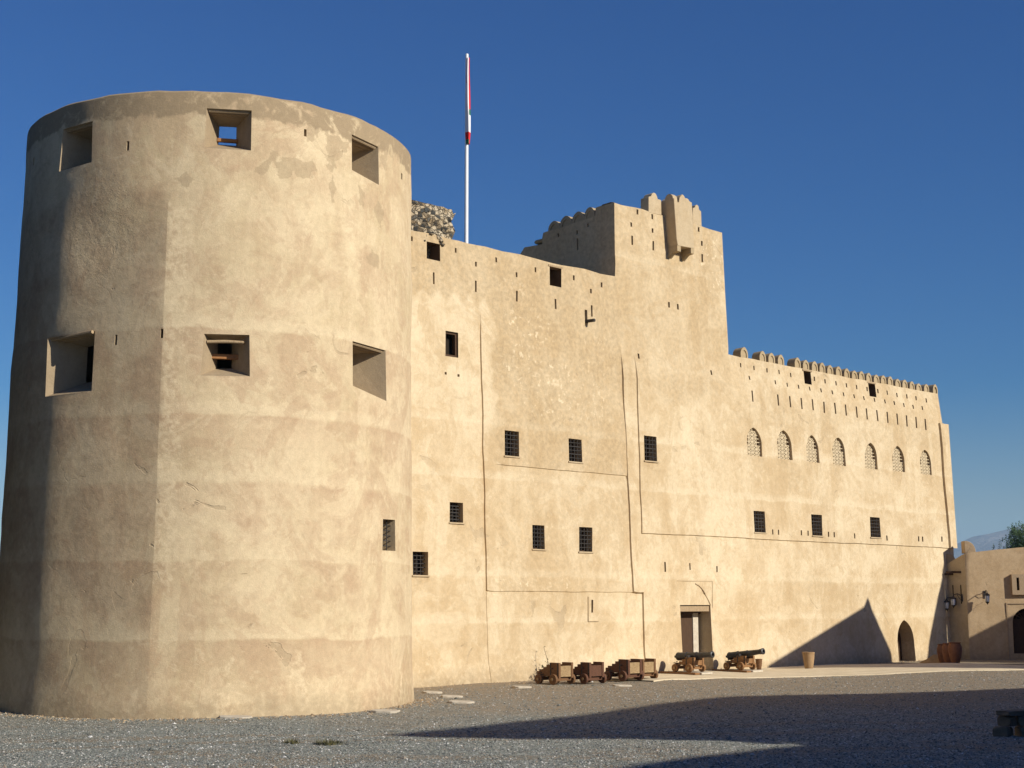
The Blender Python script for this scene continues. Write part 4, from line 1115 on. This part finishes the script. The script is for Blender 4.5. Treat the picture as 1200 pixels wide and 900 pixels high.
def lantern(P_, out, label):
    """wall lantern hung from a scrolled bracket; P_ on the wall, out the wall normal"""
    t = thing('wall_lantern', label, 'lantern', tuple(P_), 0, 'wall lanterns')
    o_ = Vector(out) * .42
    MB().obox(Vector(out).cross(UZ) * .05 + UZ * -.16, Vector(out).cross(UZ) * -.1, Vector(out) * .03, UZ * .34).tube([Vector(out) * .02 + UZ * .1, Vector(out) * .2 + UZ * .2, o_ + UZ * .16, o_ + UZ * .06], .018, 8).tube([Vector(out) * .02 - UZ * .1, Vector(out) * .16 + UZ * .02, Vector(out) * .22 + UZ * .17], .013, 6).build('bracket', M['lantern'], t, 50)
    MB().lathe([(.02, .10), (.05, .06), (.13, 0), (.135, -.03), (.11, -.04)], o_, (0, 0, 1), 8).build('cap', M['lantern'], t)
    MB().lathe([(.095, -.04), (.105, -.12), (.085, -.30), (.07, -.31)], o_, (0, 0, 1), 8).build('glass', M['glass'], t)
    MB().lathe([(.085, -.31), (.09, -.34), (.03, -.40), (.012, -.44)], o_, (0, 0, 1), 8).build('base_cap', M['lantern'], t)
    mb = MB()
    for i in range(4):
        a = math.pi / 4 + i * math.pi / 2; mb.tube([o_ + Vector((math.cos(a) * .11, math.sin(a) * .11, -.04)), o_ + Vector((math.cos(a) * .085, math.sin(a) * .085, -.31))], .009, 5)
    mb.build('cage', M['lantern'], t)
    return t
u, z = SP.uv(1154, 697); lantern(SP.w(u, z, 0), SP.N, 'black lantern on the lit front wall of the annex, left of its door')
lantern(A.lerp(B, .25) + UZ * (SP.uv(1134, 701)[1]), (LN - LD * .15).normalized(), 'black lantern on the shaded left face of the annex, nearest its front corner')
lantern(A.lerp(B, .60) + UZ * (SP.uv(1134, 705)[1]), (LN - LD * .15).normalized(), 'black lantern on the shaded left face of the annex, close to the fort wall')

# ------------------------------------------------------------------ guns
def wheel(parent, x, y, r, w_, mat):
    mb = MB().lathe([(r * .97, -w_ / 2), (r, -w_ / 2 + .012), (r, w_ / 2 - .012), (r * .97, w_ / 2)], (x, y, r), (0, 1, 0), 22)
    o = mb.build('wheel', mat, parent, 40)
    MB().lathe([(.045, -w_ / 2 - .035), (.05, -w_ / 2 - .03), (.05, w_ / 2 + .03), (.045, w_ / 2 + .035)], (x, y, r), (0, 1, 0), 12).build('hub', M['front'], o, 40)
def carriage_parts(t, mat, frontmat, L=.98, W=.66, H=.68, r=.165):
    """stepped naval truck carriage; +x is the muzzle end, origin on the ground at mid length"""
    x0, x1 = -L / 2, L / 2; zb = .20
    steps = [(x1, H), (x1 - .42, H), (x1 - .42, H - .07), (x1 - .56, H - .07), (x1 - .56, H - .15), (x1 - .70, H - .15), (x1 - .70, H - .22), (x0 + .10, H - .22), (x0 + .1, H - .28), (x0, H - .28), (x0, zb + .02), (x0 + .22, zb), (x0 + .34, zb + .06), (x1 - .3, zb + .06), (x1 - .2, zb), (x1, zb)]
    for s in (-1, 1):
        y = s * W / 2 - (.09 if s > 0 else 0)
        MB().prism([(x, y, z) for x, z in steps], (0, .09, 0)).build('cheek', mat, t, None, .006)
    MB().box(x1 - .1, x1 - .02, -W / 2 + .09, W / 2 - .09, zb + .04, H - .1).build('transom', frontmat, t, None, .006)
    MB().box(x0 + .12, x1 - .12, -W / 2 + .09, W / 2 - .09, zb + .05, zb + .11).build('bed', mat, t)
    for x in (x0 + .17, x1 - .17):
        MB().box(x - .06, x + .06, -W / 2 - .14, W / 2 + .14, r - .05, r + .06).build('axle', mat, t)
        for s in (-1, 1): wheel(t, x, s * (W / 2 + .075), r if x > 0 else r * .94, .085, mat)
    mb = MB()
    for s in (-1, 1):
        for x, z in ((x1 - .28, .5), (x0 + .2, .36)): mb.lathe([(.022, 0), (.022, .025), (.01, .03)], (x, s * W / 2, z), (0, s, 0), 8)
        for x in (x1 - .36, x1 - .05):
            mb.box(x - .02, x + .02, s * W / 2 - (.0 if s > 0 else .008), s * W / 2 + (.008 if s > 0 else .0), zb + .07, H - .01)
        mb.box(x0 + .03, x0 + .34, s * W / 2 - (.0 if s > 0 else .007), s * W / 2 + (.007 if s > 0 else .0), zb + .09, zb + .125)
    mb.build('iron_straps', M['iron'], t)
ANG = math.atan2(FP.N.y, FP.N.x)
def gun_spot(px, py, L, W):
    """ground pixel of the front left wheel foot -> centre of the carriage"""
    g = on_ground(px, py); g = on_ground(px, py, ground_z(g.x, g.y) + .0)
    return g + FP.U * (W / 2 + .08) - FP.N * (L / 2 - .17)
gcs = [(648, 802.8, 'carriage', 'front', 'olive brown gun carriage without a barrel, dry twigs behind it, leftmost of the row', .02, 1.0),
       (685, 801.9, 'carriage_red', 'carriage_red', 'red brown empty gun carriage with a red front wheel, second in the row', -.03, 1.0),
       (729.5, 799.6, 'carriage_red', 'front', 'dark brown empty gun carriage overlapping its neighbour, third in the row', .015, 1.04),
       (747, 797.4, 'carriage', 'front', 'empty gun carriage half hidden behind the third one, nearest to the fort entrance', 0, 1.02)]
for px, py, m1, m2, lab, dr_, sc_ in gcs:
    g = gun_spot(px, py, .98, .66)
    t = thing('gun_carriage', lab, 'gun carriage', (g.x, g.y, ground_z(g.x, g.y) + .01), ANG + dr_, 'wooden gun carriages without barrels along the wall')
    carriage_parts(t, M[m1], M[m2]); t.scale = (sc_, sc_, sc_)
def at_wall(px, nn):
    lo, hi = -8.0, 16.0
    for _ in range(40):
        md = (lo + hi) / 2; P_ = P0 + FP.U * md + FP.N * nn
        if 600 + F_PX * P_.x / (P_.y * cT - EYE * sT) < px: lo = md
        else: hi = md
    return P0 + FP.U * lo + FP.N * nn
def cannon(px, nn, elev, lab, plank_lab):
    L, W, H = .98, .56, .52; lo, hi = -8.0, 16.0
    for _ in range(40):      # place along the wall that column px meets nn metres out from it
        md = (lo + hi) / 2; P_ = P0 + FP.U * md + FP.N * nn
        if 600 + F_PX * P_.x / (P_.y * cT - EYE * sT) < px: lo = md
        else: hi = md
    g = P0 + FP.U * lo + FP.N * nn + FP.U * (W / 2 + .08) - FP.N * (L / 2 - .17); zg = ground_z(g.x, g.y) + .035
    t = thing('cannon', lab, 'cannon', (g.x, g.y, zg + .07), ANG, 'cannons on orange carriages beside the entrance')
    carriage_parts(t, M['carriage_pale'], M['carriage_pale'], L, W, H, .15)
    e = R(elev); ax = Vector((math.cos(e), 0, math.sin(e)))
    prof = [(.012, -.80), (.045, -.785), (.05, -.75), (.03, -.71), (.06, -.69), (.135, -.66), (.15, -.63), (.15, -.60), (.14, -.58), (.135, -.25), (.145, -.24), (.145, -.20), (.125, -.18), (.115, .2), (.125, .21), (.125, .24), (.108, .26), (.09, .78), (.10, .80), (.10, .82), (.095, .83), (.118, .92), (.118, .95), (.10, .965), (.055, .966), (.05, .75), (.01, .74)]
    o_ = Vector((.16, 0, H + .05)); 
    b = MB().lathe(prof, o_, ax, 26).tube([o_ + Vector((.0, -W / 2 + .01, -.03)), o_ + Vector((.0, W / 2 - .01, -.03))], .05, 12).build('barrel', M['barrel'], t, 40)
    MB().box(-.36, -.1, -.07, .07, .38, .47).build('quoin', M['carriage_pale'], t)
    mb = MB()
    # bearing boards: one weathered timber, one whitewashed slab
    a = g - FP.N * .2 - FP.U * .55
    tag_o = MB().obox(a - FP.N * .0, FP.U * .0 + FP.N * 1.0, FP.U * .22, UZ * .065)
    return t, g, zg
for px, py, elev, lab, l1, l2 in ((807.6, 1.5, 4, 'black iron cannon on an orange carriage standing before the open entrance', 'timber baulk under the left wheels of the cannon at the entrance', 'whitewashed slab under the right wheels of the cannon at the entrance'),
                              (868, 1.45, 8, 'black iron cannon on an orange carriage to the right of the entrance, muzzle raised', 'timber baulk under the left wheels of the cannon right of the entrance', 'whitewashed slab under the right wheels of the cannon right of the entrance')):
    t, g, zg = cannon(px, py, elev, lab, l1)
    a = g - FP.N * .95 - FP.U * .48
    o = MB().obox((0, 0, 0), FP.N * 1.65, FP.U * .26, UZ * .07).build('timber_baulk', M['carriage_pale'], None, None, .01); o.location = a + UZ * (zg - g.z)
    tag(o, l1, 'timber', 'timber baulks under the cannons')
    o = MB().obox((0, 0, 0), FP.N * 1.6, FP.U * .6, UZ * .07).build('whitewashed_slab', M['slab'], None, None, .01); o.location = a + FP.U * .3 + FP.N * .1 + UZ * (zg - g.z)
    tag(o, l2, 'slab', 'whitewashed slabs under the cannons')

# ------------------------------------------------------------------ pots, heap, slabs, stones
def jar(px, py, h, w_, mat, lab, prof, cat='jar', tilt=0, grp=None, name='clay_jar'):
    g = at_wall(px, .85) if py is None else on_ground(px, py, .03)
    if py is not None: g = on_ground(px, py, ground_z(g.x, g.y) + .03)
    o = MB().lathe([(r * w_ / 2, z * h) for r, z in prof], (0, 0, 0), (0, 0, 1), 24).build(name, M[mat], None, 60)
    o.location = (g.x, g.y, ground_z(g.x, g.y) + .03); o.rotation_euler = (tilt, 0, 0)
    return tag(o, lab, cat, grp)
PJ = [(.55, 0), (.62, .04), (.85, .3), (1.0, .62), (.98, .78), (.84, .9), (.78, .93), (.86, .97), (.86, 1.0), (.72, 1.0), (.68, .92), (.8, .75), (.5, .3), (.1, .1)]
PP = [(.62, 0), (.66, .03), (.82, .4), (.95, .8), (.94, .9), (1.0, .93), (1.0, 1.0), (.86, 1.0), (.82, .9), (.6, .3), (.1, .12)]
jar(1120, 780, .80, .54, 'clay', 'round red clay jar at the annex corner, nearest of the three jars', PJ, 'jar', 0, 'clay jars at the annex corner')
jar(1112.2, 779.2, .80, .50, 'clay', 'red clay jar standing between two others at the annex corner', PJ, 'jar', 0, 'clay jars at the annex corner')
jar(1105.6, 777.6, .80, .48, 'clay', 'red clay jar nearest the fort wall, partly hidden by two others', PJ, 'jar', 0, 'clay jars at the annex corner')
jar(948, 783.4, .62, .47, 'claypale', 'buff clay pot standing alone against the fort wall in the gabled shadow', PP, 'pot', 0, None, 'clay_pot')
jar(889.5, None, .40, .27, 'carriage', 'small brown clay pot just right of the raised cannon', PP, 'pot', 0, None, 'clay_pot')
g = on_ground(1098, 777.5, .02); vs = []; fs = []; n = 12
for i in range(n + 1):
    for j in range(n + 1):
        x = -1 + 2 * i / n; y = -1 + 2 * j / n; r_ = math.hypot(x, y); hh = max(0, 1 - r_) ** .9
        vs.append((x * .75, y * .55, hh * .38 * (1 + .5 * noise.noise(Vector((x * 3, y * 3, 1)))) - .03 + .04 * noise.noise(Vector((x * 8, y * 8, 2))) * (hh > 0)))
for i in range(n):
    for j in range(n): fs.append((i * (n + 1) + j, (i + 1) * (n + 1) + j, (i + 1) * (n + 1) + j + 1, i * (n + 1) + j + 1))
me = bpy.data.meshes.new('sand_heap'); me.from_pydata(vs, [], fs); o = link_mesh('sand_heap', me, [M['sand']], None, 60)
o.location = (g.x, g.y, ground_z(g.x, g.y) + .03); tag(o, 'small heap of yellow sand in the shaded corner beside the red jars', 'sand heap')

for i, (px, py, wpx, lab) in enumerate(((276, 842.2, 38, 'pale flat stone slab at the foot of the round tower'), (452, 834.2, 33, 'pale flat stone slab by the right edge of the round tower'),
        (540.5, 824.6, 30, 'pale flat stone slab, nearest the viewer of three between tower and wall'), (530, 817.6, 26, 'pale flat stone slab in the middle of three between tower and wall'),
        (507, 812, 24, 'pale flat stone slab closest to the wall of three by the tower'), (612, 806.2, 22, 'pale flat stone slab left of the first gun carriage'), (729, 803.6, 22, 'pale flat stone slab in front of the third gun carriage'))):
    g = on_ground(px, py); w_ = wpx * g.y / 1660; dpt = .55; rg = random.Random(i); ring = []
    for q in range(10):
        a = 2 * math.pi * q / 10; rx = math.copysign(abs(math.cos(a)) ** .5, math.cos(a)); ry = math.copysign(abs(math.sin(a)) ** .5, math.sin(a))
        ring.append((rx * w_ / 2 * rg.uniform(.9, 1.05), ry * dpt / 2 * rg.uniform(.85, 1.05), -.03))
    o = MB().prism(ring, (0, 0, .075)).build('stone_slab', M['slab'], None, None, .012); o.location = (g.x, g.y, ground_z(g.x, g.y)); o.rotation_euler = (0, R(1.5), rg.uniform(-.15, .25))
    tag(o, lab, 'slab', 'pale stone slabs in the gravel')

def rock(x, y, s, seed, lab):
    bm = bmesh.new(); bmesh.ops.create_icosphere(bm, subdivisions=3, radius=1)
    for v in bm.verts:
        n_ = v.co.copy(); c_ = Vector([max(-.62, min(.62, q)) for q in n_]) * 1.3
        v.co = Vector((c_.x * s[0], c_.y * s[1], c_.z * s[2])) * (1 + .16 * noise.noise(n_ * 1.6 + Vector((seed, 0, 0))))
    me = bpy.data.meshes.new('rock'); bm.to_mesh(me); bm.free(); o = link_mesh('rock', me, [M['stone']], None, 40)
    o.location = (x, y, lab[1]); o.rotation_euler = (0, 0, seed * .7); tag(o, lab[0], 'rock', 'rough stones piled in the foreground shadow')
gx = on_ground(1180, 864)
for i, (dx, dy, dzz, s, lab) in enumerate(((-.22, 0, .12, (.24, .2, .15), 'squared dark stone, lower left of the pile in the foreground shadow'), (.3, .02, .12, (.26, .22, .15), 'squared dark stone, lower right of the pile in the foreground shadow'),
        (-.1, .05, .38, (.2, .2, .13), 'dark stone, upper left of the pile in the foreground shadow'), (.32, .05, .38, (.22, .2, .13), 'dark stone, upper right of the pile in the foreground shadow'), (.1, .1, .57, (.5, .22, .07), 'flat capping stone on top of the pile in the foreground shadow'))):
    rock(gx.x + .12 + dx * .85, gx.y + dy, tuple(q * .85 for q in s), i + 1.3, (lab, dzz * .8))

# ------------------------------------------------------------------ plants
def twig_shrub(px, py, lab):
    g = on_ground(px, py); t = thing('dry_shrub', lab, 'shrub', (g.x, g.y, ground_z(g.x, g.y))); rg = random.Random(4); mb = MB(); lv = MB()
    for i in range(26):
        a = rg.uniform(0, 6.28); h = rg.uniform(.25, .62) if i else 1.12; sp = rg.uniform(.1, .4) if i else .28; a = a if i else 2.6
        p1 = Vector((math.cos(a) * sp * .4, math.sin(a) * sp * .4, h * .55)); p2 = Vector((math.cos(a) * sp, math.sin(a) * sp, h))
        mb.tube([(0, 0, 0), p1, p2], [.012, .009, .005], 5)
        for q in range(9):
            c_ = p1.lerp(p2, rg.uniform(0, 1.05)) + Vector((rg.uniform(-.06, .06), rg.uniform(-.06, .06), rg.uniform(-.04, .04)))
            d1 = Vector((rg.uniform(-1, 1), rg.uniform(-1, 1), rg.uniform(-1, 1))).normalized() * .04; d2 = d1.orthogonal().normalized() * .016
            lv.add([c_ - d1, c_ + d2, c_ + d1, c_ - d2], [(0, 1, 2, 3)])
    mb.build('stems', M['trunk'], t); lv.build('leaves', M['dryleaf'], t)
g1 = on_ground(640, 800)
twig_shrub(646, 798.5, 'dry leafy shrub with one tall twig growing behind the leftmost gun carriage')
def weed(px, py, r_, n_, lab):
    g = on_ground(px, py); rg = random.Random(int(px)); mb = MB()
    for i in range(n_):
        a = rg.uniform(0, 6.28); q = Vector((math.cos(a), math.sin(a), 0)) * rg.uniform(.2, 1) * r_; tip = q + Vector((rg.uniform(-.05, .05), rg.uniform(-.05, .05), rg.uniform(.04, .11))); s_ = Vector((-math.sin(a), math.cos(a), 0)) * .012
        mb.add([q - s_, q + s_, tip], [(0, 1, 2)])
    o = mb.build('weed_patch', M['dryleaf']); o.location = (g.x, g.y, ground_z(g.x, g.y)); tag(o, lab, 'weed')
weed(386, 873, .32, 160, 'low green weed patch in the gravel left of the long shadow'); weed(342, 872, .18, 70, 'smaller weed tuft in the gravel, left of the other weed patch')

def tree():
    Yt = 112.0; cx = (1207 - 600) / F_PX * Yt * 1.0; base = Vector((cx, Yt, 0)); rg = random.Random(9)
    t = thing('tree', 'dense green tree with drooping foliage rising behind the annex at the right edge', 'tree', tuple(base))
    mb = MB(); tips = []
    mb.tube([(0, 0, 0), (.1, 0, 2), (0, .1, 4.2)], [.32, .25, .2], 10)
    for i in range(11):
        a = 2 * math.pi * i / 11 + rg.uniform(-.2, .2); r_ = rg.uniform(1.0, 2.4); h = rg.uniform(5.8, 8.2)
        p = Vector((math.cos(a) * r_, math.sin(a) * r_, h)); mb.tube([(0, .1, rg.uniform(3.4, 4.1)), p * .5 + Vector((0, 0, 2.2)), p], [.13, .08, .03], 7); tips.append(p)
    tips += [Vector((rg.uniform(-1.3, 1.3), rg.uniform(-1.3, 1.3), rg.uniform(6.8, 8.3))) for _ in range(14)]
    mb.build('trunk', M['trunk'], t, 60)
    vs = []; fs = []
    for p in tips:
        cr = rg.uniform(.7, 1.15)
        for s in range(46):
            d = Vector((rg.gauss(0, 1), rg.gauss(0, 1), rg.gauss(0, .8))).normalized() * cr * rg.random() ** .5
            q = p + d; L = rg.uniform(.25, .75); sway = Vector((d.x * .25, d.y * .25, -1)).normalized()
            for m_ in range(15):
                c_ = q + sway * L * m_ / 15 + Vector((rg.uniform(-.07, .07), rg.uniform(-.07, .07), rg.uniform(-.04, .04)))
                a = Vector((rg.uniform(-1, 1), rg.uniform(-1, 1), rg.uniform(-1, .3))).normalized() * rg.uniform(.05, .09); b = a.orthogonal().normalized() * .028
                n_ = len(vs); vs.extend([tuple(c_ - a), tuple(c_ + b), tuple(c_ + a), tuple(c_ - b)]); fs.append((n_, n_ + 1, n_ + 2, n_ + 3))
    me = bpy.data.meshes.new('crown'); me.from_pydata(vs, [], fs); link_mesh('crown', me, [M['leaf']], t)
tree()
def sky_block_tree(lab, grp, positions):  # unseen trees added to hold back sky light and darken the shade
    rg = random.Random(21); vs = []; fs = []; mb = MB(); mb.tube([(0, 0, -.2), (.1, 0, 2), (0, .1, 5)], [.35, .27, .15], 9)
    for i in range(70):
        a = rg.uniform(0, 6.28); h = rg.uniform(1.2, 10.5); r_ = rg.uniform(.4, 3.4) * (1 - (max(0, h - 5) / 7) ** 2) ; p = Vector((math.cos(a) * r_, math.sin(a) * r_, h))
        if i % 5 == 0: mb.tube([(0, .05, min(4.6, h * .6)), p], [.09, .03], 6)
        cr = rg.uniform(.6, 1.1)
        for q in range(150):
            d = Vector((rg.gauss(0, 1), rg.gauss(0, 1), rg.gauss(0, .8))).normalized() * cr * rg.random() ** .4; c_ = p + d
            a_ = Vector((rg.uniform(-1, 1), rg.uniform(-1, 1), rg.uniform(-1, .5))).normalized() * rg.uniform(.12, .2); b_ = a_.orthogonal().normalized() * .075
            n_ = len(vs); vs.extend([tuple(c_ - a_), tuple(c_ + b_), tuple(c_ + a_), tuple(c_ - b_)]); fs.append((n_, n_ + 1, n_ + 2, n_ + 3))
    me = bpy.data.meshes.new('crown'); me.from_pydata(vs, [], fs)
    t = thing('tree', lab, 'tree', (0, 0, 0), 0, grp)
    mb.build('trunk', M['trunk'], t, 60); link_mesh('crown', me, [M['shadeleaf']], t)
    for i, (x, y, r_, sc_) in enumerate(positions):
        o = t if i == 0 else copy_tree(t)
        o.location = (x, y, ground_z(x, y)); o.rotation_euler = (0, 0, r_); o.scale = (sc_, sc_, sc_)
sky_block_tree('added tall leafy tree left of the round tower, unseen, blocking sky light', 'added sky-blocking trees left of the tower', [(-22.6, 39, 0, 1.6), (-24.6, 45, 2.1, 1.6), (-20.3, 33, 4.0, 1.6), (-18.3, 27, 1.2, 1.6), (-27, 51, 3.1, 1.6)])
sky_block_tree('added leafy tree, unseen at right, deepening the forecourt shadow', 'added light-blocking trees off to the right', [(18.5, 20.5, .6, .85), (24, 28.5, 2.6, .8)])

# ------------------------------------------------------------------ unseen walls added to the right, shaped from the shadows they cast
def wall_profile(name, lab, poly, O, U, NN, thick, mat, cat='wall'):
    U = Vector(U); NN = Vector(NN); O = Vector(O)
    ring = [U * a + UZ * h for a, h in poly]
    o = MB().prism(ring, NN * thick).build(name, mat, None); o.location = O
    return tag(o, lab, cat)
TE = math.tan(SUN_EL); daz = SUN_AZ - (math.pi / 2 + FAZ)     # sun from the wall normal, negative to the right
q = 14.0
def shad(px, py):
    u, z = FP.uv(px, py); k_ = q / math.cos(daz); return (u + q * math.tan(-daz), z + k_ * TE)
X = [shad(895, 783), shad(1010, 712), shad(1012.3, 706), shad(1014.6, 700.5), shad(1017, 706), shad(1020, 715), shad(1041, 765)]
Xr = shad(1042, 778)
X = [(X[0][0], -.4)] + X + [Xr, (Xr[0], -.4)]
wall_profile('shadow_wall', 'added unseen wall, outlined to cast the gabled shadow on the fort front', X[::-1], P0 + FP.N * q, FP.U, FP.N, .8, M['side'])
a = shad(1082.5, 777); b = shad(1104, 664)
Y = [(a[0], -.4), a, b, (0, 0)]
def shad_s(px, py):   # a shadow point on the annex front, carried back to the same wall
    u_, z_ = SP.uv(px, py); P_ = SP.w(u_, z_); n_ = (P_ - P0).dot(FP.N); s_ = (P_ - P0).dot(FP.U); k_ = (q - n_)
    return (s_ + k_ * math.tan(-daz), z_ + k_ / math.cos(daz) * TE)
Y = [(a[0], -.4), a, b, shad_s(1134, 748), shad_s(1187, 721), shad_s(1260, 690)]
xq = Y[3][0]; Y.insert(3, (xq + .075, b[1] + max(.2, (xq - b[0]) * 3.4)))
Y += [(Y[-1][0], -.4)]
wall_profile('shadow_wall', 'added unseen wall farther right, outlined to cast the annex corner shadows', Y[::-1], P0 + FP.N * q, FP.U, FP.N, .8, M['side'])
# added wall, outlined back from the shadow over the forecourt
av = Vector((math.sin(SUN_AZ), math.cos(SUN_AZ), 0)); ev = Vector((-av.y, av.x, 0)); a0 = 13.0
def gsh(px, py):
    g = on_ground(px, py, .03); return (g.dot(ev), (a0 - g.dot(av)) * TE)
up = [gsh(452, 859.5), gsh(560, 849), gsh(680, 836), gsh(760, 825), gsh(845, 815.5), gsh(960, 812.5), gsh(1080, 811), gsh(1200, 809), gsh(1300, 808)]
lo = [gsh(985, 866), gsh(920, 865.5), gsh(860, 863.5), gsh(790, 863.5), gsh(680, 862), gsh(560, 861.8)]
bt = [gsh(680, 906), gsh(740, 895), gsh(820, 884), gsh(905, 874)]
poly = [(12.0, -.4), (12.0, gsh(640, 915)[1])] + bt + lo + up + [(up[-1][0] + .6, -.4)]
wall_profile('long_shadow_wall', 'added unseen high wall with a jutting ledge, outlined to cast the long forecourt shadow', poly[::-1], av * a0, ev, av, .9, M['side'])

mb = MB(); mb.box(-34, -12.5, 47, 47.8, -.3, 3.75); mb.box(-34, -12.5, 46.93, 47.87, 3.75, 3.9)
o = mb.build('perimeter_wall', M['mud_shade'], None, None, .02); tag(o, 'low dark red brown wall just glimpsed past the left edge of the round tower', 'wall')

# ------------------------------------------------------------------ mountains and air
def hills():
    vs = []; fs = []; nx, ny = 90, 14; Y0 = 9000.0
    for j in range(ny + 1):
        for i in range(nx + 1):
            x = -1500 + 9500 * i / nx; t_ = j / ny; y = Y0 + (t_ - .5) * 5200
            bx = x / Y0
            ridge = 265 + 245 * sstep(.27, .38, bx)
            h = ridge * math.exp(-((t_ - .5) / .2) ** 2) * (1 + .10 * noise.fractal(Vector((x * .0011, y * .0011, 0)), 1, 2, 6)) + 35 * noise.noise(Vector((x * .004, y * .004, 5)))
            h *= sstep(0, .12, i / nx) * sstep(0, .12, 1 - i / nx) * sstep(0, .1, t_) * sstep(0, .1, 1 - t_)
            vs.append((x, y, h - 6))
    for j in range(ny):
        for i in range(nx): fs.append((j * (nx + 1) + i, j * (nx + 1) + i + 1, (j + 1) * (nx + 1) + i + 1, (j + 1) * (nx + 1) + i))
    me = bpy.data.meshes.new('hills'); me.from_pydata(vs, [], fs); tag(link_mesh('hills', me, [M['hill']], None, 60), kind='structure')
hills()
HAZE = 1e-4
if HAZE:
    m = bpy.data.materials.new('haze_air'); m.use_nodes = True; nt = m.node_tree; nt.nodes.clear()
    o_ = nt.nodes.new('ShaderNodeOutputMaterial'); pv = nt.nodes.new('ShaderNodeVolumePrincipled'); nt.links.new(pv.outputs[0], o_.inputs['Volume'])
    pv.inputs['Color'].default_value = (.52, .76, 1, 1); pv.inputs['Density'].default_value = HAZE; pv.inputs['Anisotropy'].default_value = -.15
    o = MB().box(-15500, 15500, -15500, 15500, -8, 640).build('haze', m); tag(o, kind='stuff')

# ------------------------------------------------------------------ light
w = bpy.data.worlds.new('World'); scn.world = w; w.use_nodes = True; nt = w.node_tree
bg = nt.nodes['Background']; sky = nt.nodes.new('ShaderNodeTexSky'); sky.sky_type = 'NISHITA'; sky.sun_disc = False
sky.sun_elevation = SUN_EL; sky.sun_rotation = SUN_AZ; sky.altitude = 0; sky.air_density = 1.1; sky.dust_density = .7; sky.ozone_density = 5
hs = nt.nodes.new('ShaderNodeHueSaturation'); hs.inputs['Saturation'].default_value = 1.72; hs.inputs['Value'].default_value = 1.0; hs.inputs['Hue'].default_value = .519
nt.links.new(sky.outputs[0], hs.inputs['Color']); nt.links.new(hs.outputs[0], bg.inputs[0]); bg.inputs[1].default_value = .063
sl_ = bpy.data.lights.new('sun', 'SUN'); sl_.energy = 5.0; sl_.angle = R(.5); sl_.color = (1, .94, .82)
so = bpy.data.objects.new('sun', sl_); COL.objects.link(so); so.rotation_euler = SDIR.to_track_quat('Z', 'Y').to_euler()
so.location = (30, -20, 40)
vs_ = scn.view_settings; vs_.view_transform = 'Standard'; vs_.look = 'None'; vs_.exposure = 0.31; vs_.gamma = 1; vs_.use_curve_mapping = False
scn.cycles.max_bounces = 6; scn.cycles.diffuse_bounces = 4; scn.cycles.volume_bounces = 0
